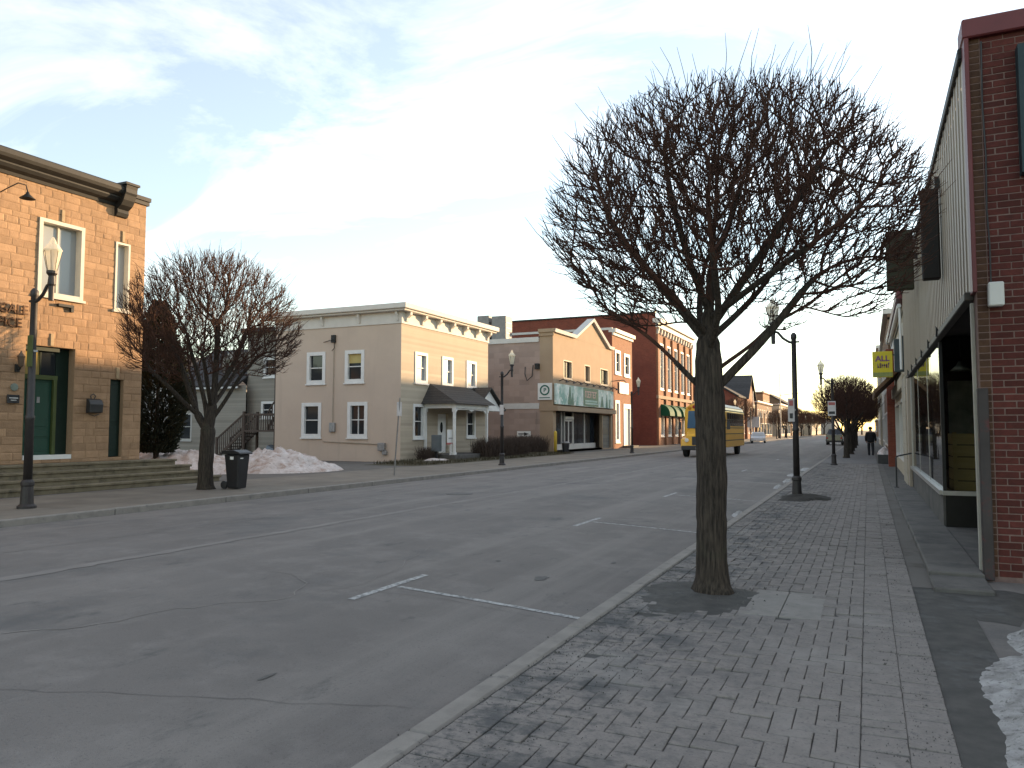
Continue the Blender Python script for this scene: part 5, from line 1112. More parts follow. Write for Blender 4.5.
# ------------------------------------------------------------------ bare street trees (space colonisation)
M_bark = mat('bark', (.066, .052, .041), (.016, .013, .011), scale=44, rough=.95, bump=1.0, bscale=70, stretch=(1, 1, .11), detail=8, stain=[(2.2, .58, .8, (.042, .042, .027), 3.0)])
M_twig = mat('twig', (.080, .037, .025), (.046, .024, .017), scale=9, rough=.9)
def grow(skeleton, attract, step, di, dk, seed, iters=140, wob=.25, radial=0.0, rc=(0, 0, 2.4), init=None, fan=0.0):
    rg = np.random.default_rng(seed)
    pos, par = ([], []) if init is None else (list(init[0]), list(init[1]))
    for pts, root in skeleton:
        pts = [np.array(p, float) for p in pts]
        last = -1
        if root:   # nearest existing node
            last = int(np.argmin(np.sum((np.array(pos) - pts[0]) ** 2, 1)))
        for a, b in zip(pts[:-1], pts[1:]):
            n = max(1, int(np.linalg.norm(b - a) / step))
            for k in range(n):
                if root and k == 0 and a is pts[0]: continue
                p = a + (b - a) * k / n + rg.normal(0, step * .13, 3) * (np.array([1, 1, .3]) if root else np.array([.35, .35, 0]))
                pos.append(p); par.append(last); last = len(pos) - 1
        pos.append(pts[-1]); par.append(last)
    P = np.array(pos); A = attract.copy()
    near = np.zeros(len(A), int); dist = np.full(len(A), 1e9)
    def upd(i0, newP):
        nonlocal near, dist
        for s in range(0, len(newP), 256):
            blk = newP[s:s + 256]
            d = ((A[:, None, :] - blk[None]) ** 2).sum(2); j = d.argmin(1); dm = np.sqrt(d[np.arange(len(A)), j])
            better = dm < dist; near = np.where(better, i0 + s + j, near); dist = np.where(better, dm, dist)
    upd(0, P)
    for it in range(iters):
        keep = dist > dk; A, near, dist = A[keep], near[keep], dist[keep]
        if len(A) < 5: break
        m = dist < di
        if not m.any(): break
        idx = near[m]; d = A[m] - P[idx]; d /= np.linalg.norm(d, axis=1)[:, None]
        u, inv = np.unique(idx, return_inverse=True); acc = np.zeros((len(u), 3)); np.add.at(acc, inv, d)
        acc += rg.normal(0, wob, acc.shape); acc[:, 2] += .12
        if radial:
            rd = P[u] - np.array(rc); rd /= np.linalg.norm(rd, axis=1)[:, None] + 1e-6; acc += rd * radial
        nrm = np.linalg.norm(acc, axis=1)[:, None]; nrm[nrm < 1e-6] = 1
        NP = P[u] + acc / nrm * step
        okr = np.ones(len(u), bool)
        if fan:      # no twig turns back towards the middle of the crown
            okr = ((acc / nrm) * (P[u] - np.array(rc))).sum(1) > fan * np.linalg.norm(P[u] - np.array(rc), axis=1)
        pp = np.array([par[i] for i in u])
        chk = np.where(pp[:, None] >= 0, np.linalg.norm(NP - P[np.maximum(pp, 0)], axis=1)[:, None], 1)[:, 0] > step * .5
        nk = np.bincount(np.array([x for x in par if x >= 0]), minlength=len(P))[u]; chk &= (nk < 3) & okr
        NP, u = NP[chk], u[chk]
        if not len(NP): break
        i0 = len(P); P = np.vstack([P, NP]); par += [int(x) for x in u]
        upd(i0, NP)
    return P, np.array(par)
def tree_meshes(P, par, tip, expo, trunk_r, split, shoots, seed, flare=1.35, up_bias=.4, shoot_len=(.12, .32), centre=None, dome=None):
    rr = random.Random(seed); n = len(P)
    kids = [[] for _ in range(n)]
    for i, p in enumerate(par):
        if p >= 0: kids[p].append(i)
    # straighten: ease each node towards the middle of its neighbours
    for _ in range(10):
        Q = P.copy()
        for i in range(n):
            if par[i] >= 0 and len(kids[i]) >= 1 and P[i][2] > 1.9:
                kk = kids[i][0]; Q[i] = .5 * P[i] + .25 * P[par[i]] + .25 * P[kk]
        P = Q
    rad = np.zeros(n)
    for i in range(n - 1, -1, -1):
        s = sum(rad[k] ** expo for k in kids[i]); rad[i] = max(tip, s ** (1 / expo)) if kids[i] else tip
    # parents always precede children except across skeleton joints, so relax twice
    for _ in range(2):
        for i in range(n - 1, -1, -1):
            if kids[i]: rad[i] = max(tip, sum(rad[k] ** expo for k in kids[i]) ** (1 / expo))
    f = (rad - tip) / max(rad[0] - tip, 1e-6); zz = np.clip((P[:, 2] - 1.6) / 1.2, 0, 1); rad = tip + f ** (1 + .28 * zz) * (trunk_r - tip)
    big, small = MB(), MB()
    stack = [0]
    while stack:
        i = stack.pop(); chain = [par[i]] if par[i] >= 0 else []
        j = i
        while True:
            chain.append(j)
            if not kids[j]: break
            ks = sorted(kids[j], key=lambda q: -rad[q]); stack += ks[1:]; j = ks[0]
        pts = [P[q] for q in chain]; rs = [rad[q] for q in chain]
        if len(chain) > 1 and par[i] >= 0: rs[0] = min(rs[0], rs[1] * 1.25)
        if par[i] < 0:
            for q in range(len(rs)):
                z = pts[q][2]; rs[q] *= 1 + (flare - 1) * math.exp(-z / .16)
        if len(pts) < 2: continue
        # split the chain where it gets thin
        cut = next((q for q, r in enumerate(rs) if r < split), len(rs))
        if cut >= 2:
            r0 = rs[0]; m = 14 if r0 > .1 else 8 if r0 > .05 else 6
            if par[i] < 0:   # ridged bark on the trunk
                o0 = len(big.v); big.tube(pts[:cut], rs[:cut], 44, cap=True)
                for vi in range(o0, len(big.v)):
                    x_, y_, z_ = big.v[vi]; q_ = (vi - o0) // 44
                    if q_ >= cut: continue
                    c_ = pts[q_]; a_ = math.atan2(y_ - c_[1], x_ - c_[0]); R_ = rs[q_]
                    f_ = .030 * noise.noise((math.cos(a_) * 7, math.sin(a_) * 7, z_ * 1.1)) + .03 * noise.noise((math.cos(a_) * 1.6, math.sin(a_) * 1.6, z_ * 2.2 + 5)) + .045 * abs(noise.noise((math.cos(a_) * 13, math.sin(a_) * 13, z_ * 2.4))) + max(0, .34 * math.exp(-max(z_, 0) / .07) * (.4 + noise.noise((math.cos(a_) * 1.9 + 3, math.sin(a_) * 1.9, .5))))
                    big.v[vi] = (x_ + math.cos(a_) * R_ * f_, y_ + math.sin(a_) * R_ * f_, z_)
            else: big.tube(pts[:cut], rs[:cut], m, cap=True)
        s0 = max(0, cut - 1)
        if len(pts) - s0 >= 2:
            r0 = rs[s0]; small.tube(pts[s0:], rs[s0:-1] + [rs[-1] * .6], 6 if r0 > .03 else 4 if r0 > .012 else 3, cap=False)
    # fine shoots fanning outwards from the thin wood, clipped to the rounded crown; a few whips stand proud at the top
    c0 = np.array(centre); ec, er = np.array(dome[0]), np.array(dome[1])
    thin = [i for i in range(n) if rad[i] < tip * 3.2 and np.linalg.norm(P[i] - c0) > er[2] * .45]
    for s_ in range(shoots):
        i = rr.choice(thin); p = P[i]; d = p - c0; d = d / (np.linalg.norm(d) + 1e-6)
        b = P[i] - P[par[i]]; b = b / (np.linalg.norm(b) + 1e-6)
        d = d * .8 + b * .5 + np.array([rr.gauss(0, .26), rr.gauss(0, .26), up_bias * .5 + rr.gauss(0, .22)]); d /= np.linalg.norm(d)
        L = rr.uniform(*shoot_len); whip = s_ < shoots * .06 and d[2] > .62
        if whip: L *= 1.45
        else:
            while L > .03 and np.sum(((p + d * L - ec) / er) ** 2) > 1.06: L -= .03
        if L < .03: continue
        q1 = p + d * L * .5 + np.array([rr.gauss(0, .012) for _ in range(3)]); q2 = p + d * L + np.array([rr.gauss(0, .025), rr.gauss(0, .025), .02])
        small.tube([p, q1, q2], [tip * .9, tip * .72, tip * .38], 3, cap=False)
    tops = sorted((i for i in range(n) if not kids[i]), key=lambda i: -((P[i][2] - ec[2]) / er[2]) - .25 * rr.random())[:260]
    for i in rr.sample(tops, min(60, len(tops))):      # long water shoots above the clipped outline
        p = P[i]; L = rr.uniform(.5, 1.25) * shoot_len[1]; o_ = (p - ec) * .12
        small.tube([p, p + np.array([o_[0] + rr.gauss(0, .02), o_[1] + rr.gauss(0, .02), L * .5]), p + np.array([2 * o_[0] + rr.gauss(0, .03), 2 * o_[1] + rr.gauss(0, .03), L])], [tip * .8, tip * .62, tip * .35], 3, cap=False)
    return big, small
def ellipsoid_points(n, c, r, seed, zmin=-9, shell=.45, top=None, droop=0.0):
    rg = np.random.default_rng(seed); out = []
    while len(out) < n:
        q = rg.normal(size=(n, 3)); q /= np.linalg.norm(q, axis=1)[:, None]
        q *= (rg.random(n) ** (1 / 3 * (1 - shell)))[:, None]
        lump = 1 + .07 * np.sin(q[:, 0] * 7 + q[:, 1] * 5) * np.cos(q[:, 2] * 6)
        q = q * np.array(r) * lump[:, None] + np.array(c)
        hd = np.hypot(q[:, 0] - c[0], q[:, 1] - c[1]) / r[0]
        q = q[q[:, 2] > zmin + .55 * (1 - hd) ** 2 - droop * hd ** 2]
        out += list(q)
    return np.array(out[:n])
RTV = Vector((math.cos(YAW), math.sin(YAW), 0)); FWV = Vector((-math.sin(YAW), math.cos(YAW), 0))
def tree_thing(name, label, loc, big, small, group=None, rz=0.0, bark=None, twig=None):
    t = thing(name, label, 'tree', loc, group, rz)
    a = bpy.data.objects.new('trunk', big.mesh('trunk', bark or M_bark, smooth=True, recalc=False)); COL.objects.link(a); a.parent = t
    b = bpy.data.objects.new('crown', small.mesh('crown', twig or M_twig, smooth=True, recalc=False)); COL.objects.link(b); b.parent = t
    return t
# the big tree on the brick walk; local axes: x = across the picture, y = away from it
SK = [([(0, 0, -.05), (0, 0, .5), (.01, 0, 1.2), (.0, 0, 2.0), (.0, .02, 2.6), (.05, .03, 3.2), (.10, .0, 3.9), (.14, .02, 4.5)], False),
      ([(0, 0, 1.93), (-.2, .02, 2.15), (-.5, .06, 2.48), (-.78, .1, 2.70), (-1.05, .1, 2.82)], True),
      ([(0, 0, 1.95), (.2, -.05, 2.15), (.5, -.1, 2.46), (.82, -.12, 2.86), (1.05, -.1, 3.15)], True),
      ([(0, 0, 2.15), (.28, .15, 2.33), (.58, .34, 2.52), (.78, .45, 2.72), (1.1, .6, 2.88)], True),
      ([(0, 0, 2.45), (-.16, .12, 2.72), (-.45, .25, 3.15), (-.8, .35, 3.6), (-1.05, .4, 4.0)], True),
      ([(0, 0, 2.6), (.22, -.15, 2.95), (.5, -.35, 3.4), (.85, -.5, 3.95), (1.05, -.55, 4.35)], True),
      ([(0, 0, 2.3), (.02, .4, 2.7), (.12, .85, 3.1), (.3, 1.2, 3.6)], True),
      ([(0, 0, 2.35), (.0, -.42, 2.72), (-.15, -.85, 3.1), (-.3, -1.15, 3.6)], True),
      ([(0, 0, 2.8), (-.18, -.12, 3.2), (-.4, -.25, 3.8), (-.5, -.3, 4.4)], True),
      ([(0, 0, 2.5), (.45, .5, 2.85), (.9, .95, 3.25), (1.2, 1.15, 3.7)], True),
      ([(0, 0, 2.55), (-.5, -.5, 2.9), (-.95, -.8, 3.3), (-1.2, -.9, 3.7)], True),
      ([(0, 0, 2.7), (.35, -.6, 3.0), (.75, -1.0, 3.3), (1.1, -1.2, 3.6)], True),
      ([(0, 0, 3.2), (.25, .1, 3.7), (.45, .2, 4.3)], True)]
AT = ellipsoid_points(20000, (.26, 0, 3.70), (1.86, 1.6, 1.36), 5, zmin=2.52, shell=.15, droop=.3)
AT0 = ellipsoid_points(800, (.26, 0, 3.66), (1.75, 1.5, 1.28), 15, zmin=2.62, shell=.1, droop=.1)
P0 = grow(SK, AT0, .06, 1.1, .24, 8, wob=.14, radial=.8, rc=(.08, 0, 2.0))
P, par = grow([], AT, .054, .30, .070, 3, wob=.12, radial=.55, rc=(.08, 0, 2.0), init=P0, fan=.35)
big, small = tree_meshes(P, par, .0056, 2.15, .145, .026, 7600, 3, flare=1.30, centre=(.12, 0, 2.3), up_bias=.25, shoot_len=(.10, .34), dome=((.26, 0, 3.68), (1.93, 1.66, 1.42)))
TB = tree_thing('street_tree', 'large bare round-headed tree growing through the brick sidewalk', (-1.44, 7.85, 0), big, small, rz=YAW, group='bare street trees')
# smaller relatives across the road and down the street
SK2 = [([(0, 0, -.05), (0, 0, .6), (.03, 0, 1.3), (.05, 0, 1.7), (.16, .05, 2.6), (.2, .1, 3.6), (.2, .1, 4.6)], False),
       ([(.02, 0, 1.6), (-.3, .1, 2.0), (-.6, .2, 2.7), (-.9, .3, 3.5), (-1.2, .3, 4.1)], True),
       ([(.02, 0, 1.62), (.02, -.1, 2.2), (-.12, -.3, 3.0), (-.3, -.5, 3.8)], True),
       ([(.05, 0, 1.75), (.4, .1, 2.3), (.8, .1, 3.0), (1.3, .1, 3.6)], True),
       ([(.1, 0, 2.2), (.3, .7, 2.9), (.5, 1.2, 3.6)], True), ([(.1, 0, 2.2), (.3, -.8, 2.9), (.4, -1.3, 3.5)], True), ([(-.3, .1, 2.0), (-.7, .8, 2.9), (-1.0, 1.1, 3.4)], True),
       ([(-.3, .1, 2.0), (-.8, -.7, 2.8), (-1.3, -.9, 3.3)], True), ([(.16, .05, 2.6), (.6, .3, 3.4), (.9, .4, 4.4)], True)]
AT2 = ellipsoid_points(9500, (.05, 0, 4.35), (2.38, 2.2, 2.1), 9, zmin=3.0, shell=.25, droop=.75)
P2, par2 = grow(SK2, AT2, .085, .5, .115, 6, wob=.16, radial=.5, rc=(0, 0, 2.0), fan=.25)
big2, small2 = tree_meshes(P2, par2, .0075, 2.35, .19, .035, 7000, 6, flare=1.2, centre=(0, 0, 2.6), up_bias=.3, shoot_len=(.14, .44), dome=((.05, 0, 4.35), (2.42, 2.25, 2.15)))
TL = tree_thing('street_tree', 'medium bare tree beside the wheelie bin and the stone steps', (-16.39, 15.62, 0), big2, small2, rz=YAW, group='bare street trees')
rr = random.Random(31)
def tree_at(x, y, s, rz, label, src=TL):
    t = copy_tree(src); t.location = (x, y, 0); t.scale = (s, s, s * .92); t.rotation_euler = (0, 0, rz); t['label'] = label; return t
row = 'bare round-headed tree in the row along the brick walk beyond the lamp posts'
for k, (y, s) in enumerate(((48.3, .80), (56, .84), (65, .84), (75, .86), (87, .86))): tree_at(-1.05 + rr.uniform(-.1, .1), y, s, rr.uniform(0, 6), row)
tree_at(-21.5, 103, 1.25, 1.1, 'bare tree standing just past the big red brick block')
tree_at(-17.5, 119, 1.1, 2.3, 'bare tree between the red brick block and the dark red gabled house')
lrow = 'distant bare tree in front of the far brick buildings'
for k, (x, y, s) in enumerate(((-15.6, 157, .95), (-15.8, 172, 1.05), (-15.5, 190, 1.1), (-15.6, 212, 1.15), (-15.3, 236, 1.2), (-14.8, 262, 1.2), (-14, 292, 1.3), (-2, 300, 1.5), (3, 130, 1.3), (5, 300, 1.8))): tree_at(x, y, s, rr.uniform(0, 6), lrow)
# ------------------------------------------------------------------ evergreen and hedge
M_cedar = mat('cedar_green', (.018, .024, .012), (.034, .032, .018), scale=2, rough=.9, island=.35)
cd = thing('cedar_tree', 'dark evergreen cedar squeezed against the far corner of the stone building', 'tree', (-24.0, 20.5, 0))
MB().tube([(-24, 20.5, -.05), (-24.02, 20.5, 1.5), (-23.98, 20.5, 4), (-24, 20.5, 6)], [.11, .09, .05, .015], 8).build('trunk', M_bark, cd)
k = MB(); rg = random.Random(41)
for q in range(15000):
    z = rg.uniform(.75, 6.35); t = (z - .6) / 5.8
    R0 = (.45 + .75 * min(1, t * 2.6)) * (1 - max(0, t - .35) / .66) ** .75 + .05
    a = rg.uniform(0, 6.283); lump = 1 + .28 * noise.noise((math.cos(a) * 1.6, math.sin(a) * 1.6, z * 1.1)); r = R0 * lump * math.sqrt(rg.uniform(.15, 1))
    x, y = -24 + r * math.cos(a), 20.5 + r * math.sin(a); s = rg.uniform(.035, .085)
    d = Vector((math.cos(a), math.sin(a), rg.uniform(.2, 1.4))).normalized(); w = d.cross(Vector((rg.gauss(0, 1), rg.gauss(0, 1), rg.gauss(0, 1)))).normalized()
    p0 = Vector((x, y, z)); k.add([p0 - w * s * .5, p0 + w * s * .5, p0 + d * s * 2.2 + w * s * .25, p0 + d * s * 2.2 - w * s * .25], [(0, 1, 2, 3)])
k.build('crown', M_cedar, cd, recalc=False)
MB().box(-24.1, -24.02, 19.0, 19.08, 0, 1.1).own('garden_stake', M_wood, 'short wooden stake standing in the snow beside the stone steps', 'stake', (-24.06, 19.04, 0))
def hedge(label, x0, x1, y0, y1, h, n, seed):
    t = thing('hedge', label, 'hedge', ((x0 + x1) / 2, (y0 + y1) / 2, 0), 'bare brown hedges'); k = MB(); rg = random.Random(seed)
    for q in range(n):
        x, y = rg.uniform(x0, x1), rg.uniform(y0, y1); hh = h * rg.uniform(.6, 1) * (1 + .15 * noise.noise((y * .8, 0, seed))); p = Vector((x, y, 0)); pts = [p]
        for s in range(3): p = p + Vector((rg.gauss(0, .07), rg.gauss(0, .07), hh / 3)); pts.append(p)
        k.tube(pts, [.012, .01, .008, .004], 3, cap=False)
        for s in range(2):
            b0 = pts[rg.choice((1, 2))]; k.tube([b0, b0 + Vector((rg.gauss(0, .12), rg.gauss(0, .12), rg.uniform(.08, .3)))], [.008, .004], 3, cap=False)
    k.build('twigs', mat('hedge_twig', (.085, .06, .045), (.06, .042, .034), scale=3, rough=.95), t, recalc=False)
hedge('bare brown hedge in front of the porch of the beige building', -19.9, -18.9, 37.6, 43.4, 1.25, 1500, 1)
hedge('bare brown hedge along the foot of the pink block wall', -21.4, -20.2, 45.2, 49.8, 1.3, 1200, 2)
k = hedge('small bare shrub beside the white porch step', -20.9, -20.2, 33.6, 34.7, .8, 220, 3)

# ------------------------------------------------------------------ street lamps
def make_lamp():
    t = thing('street_lamp', 'x', 'lamp', (0, 0, 0), 'black lantern street lamps')
    MB().lathe([(.17, -.02), (.17, .04), (.12, .08), (.105, .42), (.12, .44), (.12, .5), (.085, .55)], n=14).build('base', M_post, t, smooth=False)
    MB().lathe([(.08, .5), (.075, 1.7), (.086, 1.72), (.086, 1.78), (.07, 1.8), (.06, 4.12), (.075, 4.14), (.075, 4.24), (.03, 4.3)], n=12).build('post', M_post, t, smooth=True)
    MB().tube([(0, 0, 4.02), (.12, 0, 4.06), (.26, 0, 4.16), (.38, 0, 4.32), (.5, 0, 4.36)], .034, 8).build('arm', M_post, t)
    MB().tube([(0, 0, 4.05), (-.14, 0, 4.05)], .025, 6).build('bracket_stub', M_post, t)
    MB().lathe([(.05, 4.02), (.055, 4.3), (.075, 4.34), (.06, 4.5), (.10, 4.55), (.10, 4.60)], (.5, 0, 0), 10).build('stem', M_post, t)
    g_ = MB().lathe([(.075, 4.60), (.105, 4.72), (.15, 4.92), (.16, 4.98), (.14, 5.02)], (.5, 0, 0), 8); lg = g_.build('lantern_glass', globe_mat(), t)
    MB().lathe([(.162, 4.985), (.17, 5.01), (.10, 5.12), (.07, 5.14), (.05, 5.2), (.012, 5.27)], (.5, 0, 0), 8).build('lantern_cap', globe_mat(), t)
    k = MB()
    for q in range(8):
        a = 2 * math.pi * q / 8; k.tube([(.5 + .087 * math.cos(a), .087 * math.sin(a), 4.6), (.5 + .162 * math.cos(a), .162 * math.sin(a), 4.98)], .005, 4, cap=False)
    k.build('lantern_rib', M_post, lg)
    MB().lathe([(.035, 4.6), (.035, 4.85), (.01, 4.9)], (.5, 0, 0), 8).build('bulb', M_white, lg)
    return t
lp = make_lamp()
spots = [(-15.74, 10.3, 1.06, 'black lantern street lamp in front of the stone steps'), (-15.26, 31.97, 1.0, 'black lantern street lamp before the porch of the beige building'), (-14.97, 52.4, 1.0, 'black lantern street lamp at the kerb by the tan gabled shop'),
         (-14.9, 73, 1.0, 'black lantern street lamp by the kerb between the orange house and the red brick block')]
far_l = 'distant lantern street lamp along the sunny far kerb'
spots += [(-14.9, y, 1.0, far_l) for y in (95, 112, 128, 146, 165, 186, 210, 236)]
for i, (x, y, s, lab) in enumerate(spots):
    o = lp if i == 0 else copy_tree(lp); o.location = (x, y, 0); o.scale = (s, s, s); o['label'] = lab
for i, (x, y, lab) in enumerate(((-1.58, 19.7, 'lantern street lamp with parking plate standing in the brick walk behind the large tree'), (-1.45, 38.3, 'lantern street lamp beside the tree row on the brick walk'), (-1.5, 60.5, 'lantern street lamp hidden among the tree row'))):
    o = copy_tree(lp); o.location = (x, y, 0); o.rotation_euler = (0, 0, math.pi); o['label'] = lab; o.scale = (.94, .94, .92)
M_plate = mat('sign_plate', (.60, .56, .54), (.52, .48, .46), scale=6, rough=.5)
M_redp = mat('red_print', (.40, .13, .12), (.36, .11, .10), rough=.6)
def plate(label, x, y, z0, z1, w, red=True, m=None, face=(0, -1)):
    t = thing('parking_sign', label, 'sign', (x, y, z0), 'small signs on posts')
    MB().box(x - w / 2, x + w / 2, y - .012, y + .012, z0, z1).build('plate', m or M_plate, t, bevel=.004)
    if red: MB().box(x - w / 2 + .03, x + w / 2 - .03, y - .02, y - .013, z1 - .18, z1 - .05).build('print', M_redp, t); MB().box(x - w / 2 + .04, x + w / 2 - .04, y - .02, y - .013, z0 + .08, z0 + .2).build('print', M_black, t)
    MB().box(x - .02, x + .1, y + .012, y + .1, (z0 + z1) / 2 - .02, (z0 + z1) / 2 + .02).build('clamp', M_steel, t)
plate('pale parking plate strapped to the lamp post behind the large tree', -1.66, 19.58, 1.80, 2.36, .15)
plate('pinkish parking plate on the lamp post beside the tree row', -1.48, 38.18, 2.25, 2.92, .34)
plate('small plate on the lamp post before the porch', -15.22, 31.85, 2.3, 2.75, .2, False)
plate('green plate on the lamp post by the stone steps', -15.62, 10.17, 2.9, 3.55, .16, False, M_lime)
sp_ = thing('sign_pole', 'thin leaning steel sign pole on the sidewalk before the beige building', 'sign', (-15.37, 23.27, 0))
MB().tube([(-15.37, 23.27, -.05), (-15.12, 23.23, 2.75)], .028, 6).build('pole', M_steel, sp_); MB().box(-15.17, -15.14, 23.1, 23.38, 2.1, 2.6).build('plate', M_plate, sp_)
es = thing('yard_sign', 'white yard sign with red strip on a white post before the porch', 'sign', (-19.6, 34.9, 0))
MB().box(-19.64, -19.56, 34.86, 34.94, -.02, .9).build('post', M_white, es); MB().box(-19.62, -19.58, 34.55, 35.25, .95, 1.62).build('board', M_white, es); MB().box(-19.63, -19.57, 34.5, 35.3, .85, .95).build('red_strip', M_redp, es)
MB().box(-19.63, -19.575, 34.65, 35.1, 1.15, 1.2).build('print', M_steel, es)
nb = thing('news_box', 'grey newspaper box standing beside the white yard sign', 'box', (-20.1, 34.4, 0)); MB().box(-20.35, -19.95, 34.2, 34.6, .5, 1.35).build('cabinet', mat('news_grey', (.13, .15, .16), (.1, .12, .13), rough=.5), nb, bevel=.02); MB().box(-20.2, -20.1, 34.35, 34.45, 0, .5).build('leg', M_black, nb)

# ------------------------------------------------------------------ wheelie bin
wb = thing('wheelie_bin', 'black wheelie bin with hinged lid beside the bare tree across the road', 'bin', (-15.7, 16.05, 0), rz=0)
def tap(x0, x1, y0, y1, z0, X0, X1, Y0_, Y1_, z1): return MB().add([(x0, y0, z0), (x1, y0, z0), (x1, y1, z0), (x0, y1, z0), (X0, Y0_, z1), (X1, Y0_, z1), (X1, Y1_, z1), (X0, Y1_, z1)], [(0, 3, 2, 1), (4, 5, 6, 7), (0, 1, 5, 4), (1, 2, 6, 5), (2, 3, 7, 6), (3, 0, 4, 7)])
bx, by = -15.7, 16.05; M_bin = mat('bin_plastic', (.012, .012, .014), (.017, .017, .02), scale=4, rough=.45, spec=.5)
tap(bx - .17, bx + .21, by - .17, by + .17, .02, bx - .25, bx + .27, by - .22, by + .22, .94).build('body', M_bin, wb, bevel=.025)
k = MB().prism([(bx - .34, .95), (bx - .30, 1.04), (bx + .1, 1.06), (bx + .33, .99), (bx + .34, .94)], lambda a, bb, d: (a, d, bb), by - .25, by + .25); k.build('lid', M_bin, wb, bevel=.015)
k = MB().tube([(bx - .36, by - .24, .97), (bx - .36, by + .24, .97)], .02, 8); k.build('handle', M_bin, wb)
for s in (-.17, .17): MB().lathe([(.11, -.03), (.11, .03), (.05, .035)], n=14).xform(Matrix.Translation((bx - .26, by + s, .11)) @ Matrix.Rotation(math.pi / 2, 4, 'X')).build('wheel', M_black, wb)
MB().box(bx + .258, bx + .264, by - .14, by - .03, .82, .9).build('sticker', M_white, wb); MB().box(bx - .02, bx + .1, by - .228, by - .218, .80, .88).build('sticker', M_white, wb)

# ------------------------------------------------------------------ vehicles
M_yel = mat('bus_yellow', (.82, .42, .015), (.76, .385, .015), scale=2, rough=.38, spec=.5, coat=.3)
M_tyre = mat('tyre', (.02, .02, .02), (.03, .03, .03), scale=8, rough=.9)
M_rim = mat('wheel_rim', (.35, .34, .32), (.28, .27, .26), rough=.4, metal=.5)
M_head = mat('headlamp', (.75, .73, .68), (.7, .68, .62), rough=.1, spec=.8)
M_amber = mat('amber_lens', (.55, .2, .02), (.5, .18, .02), rough=.2)
M_redl = mat('red_lens', (.35, .02, .02), (.3, .02, .02), rough=.2)
M_blueg = glass_mat('windscreen_glass', (.05, .11, .19), rough=.08)
def wheel(parent, x, y, z, r, w):
    t = MB().lathe([(r * .62, -w / 2), (r * .94, -w / 2), (r, -w * .35), (r, w * .35), (r * .94, w / 2), (r * .62, w / 2)], n=20).xform(Matrix.Translation((x, y, z)) @ Matrix.Rotation(math.pi / 2, 4, 'Y')).build('wheel', M_tyre, parent)
    MB().lathe([(r * .6, -w * .42), (r * .6, w * .42), (r * .2, w * .5)], n=14).xform(Matrix.Translation((x, y, z)) @ Matrix.Rotation(math.pi / 2 if x > 0 else -math.pi / 2, 4, 'Y')).build('rim', M_rim, t)
bus = thing('school_bus', 'yellow school bus coming along the street, partly behind the large tree trunk', 'bus', (0, 0, 0))
hw = 1.2; prof = [(-hw, .55), (hw, .55), (hw, 2.75), (hw * .93, 3.0), (hw * .7, 3.18), (hw * .3, 3.26), (-hw * .3, 3.26), (-hw * .7, 3.18), (-hw * .93, 3.0), (-hw, 2.75)]
MB().prism(prof, lambda a, bb, d: (a, d, bb), 1.35, 9.2).build('body', M_yel, bus, bevel=.03)
MB().prism([(-hw * .95, 3.005), (hw * .95, 3.005), (hw * .7, 3.20), (hw * .3, 3.285), (-hw * .3, 3.285), (-hw * .7, 3.20)], lambda a, bb, d: (a, d, bb), 1.5, 9.1).build('roof', mat('bus_roof_white', (.66, .60, .46), (.6, .55, .42), rough=.5), bus)
MB().add([(-.95, 0, .6), (.95, 0, .6), (1.0, 1.4, .6), (-1.0, 1.4, .6), (-.85, .05, 1.35), (.85, .05, 1.35), (1.0, 1.4, 1.72), (-1.0, 1.4, 1.72)], [(0, 3, 2, 1), (4, 5, 6, 7), (0, 1, 5, 4), (1, 2, 6, 5), (2, 3, 7, 6), (3, 0, 4, 7)]).build('hood', M_yel, bus, bevel=.08)
for s in (-1, 1):
    MB().prism([(.0, .6), (.05, 1.05), (.5, 1.2), (1.15, 1.15), (1.5, .6), (1.3, .55), (1.15, .85), (.75, 1.0), (.4, .85), (.25, .55)], lambda a, bb, d: (d, a, bb), s * .8, s * 1.18).build('fender', M_yel, bus, bevel=.04)
    MB().lathe([(.12, 0), (.12, .04), (.08, .06)], n=14).xform(Matrix.Translation((s * .82, .02, 1.0)) @ Matrix.Rotation(math.pi / 2, 4, 'X')).build('headlight', M_head, bus)
    MB().box(s * 1.0 - .06, s * 1.0 + .06, -.0, .05, 1.18, 1.26).build('indicator', M_amber, bus)
    for q in range(2): MB().lathe([(.10, 0), (.10, .05), (.07, .06)], n=12).xform(Matrix.Translation((s * (.62 + .27 * q), 1.34, 3.02 - .06 * q)) @ Matrix.Rotation(math.pi / 2, 4, 'X')).build('warning_light', M_redl if q == 0 else M_amber, bus)
    MB().tube([(s * 1.2, 1.4, 2.2), (s * 1.45, 1.1, 2.2), (s * 1.45, 1.05, 1.95)], .02, 6).build('mirror_arm', M_black, bus); MB().box(s * 1.45 - .09, s * 1.45 + .09, 1.0, 1.07, 1.65, 2.1).build('mirror', M_black, bus)
    for y_ in (.85, 7.1): wheel(bus, s * 1.02, y_, .48, .48, .28)
    for z in (.95, 1.35, 1.72, 2.78): MB().box(s * 1.2 - .015, s * 1.2 + .015, 1.5, 9.15, z, z + .05).build('rub_rail', M_black, bus)
    for q in range(8):
        y0 = 2.1 + q * .86; f = MB().box(s * 1.2 - .012, s * 1.2 + .012, y0, y0 + .8, 1.86, 2.68).build('window', M_black, bus)
        MB().box(s * 1.212 - .006, s * 1.212 + .006, y0 + .05, y0 + .75, 1.9, 2.24).build('pane', M_glass, f); MB().box(s * 1.212 - .006, s * 1.212 + .006, y0 + .05, y0 + .75, 2.28, 2.64).build('pane', M_glass, f)
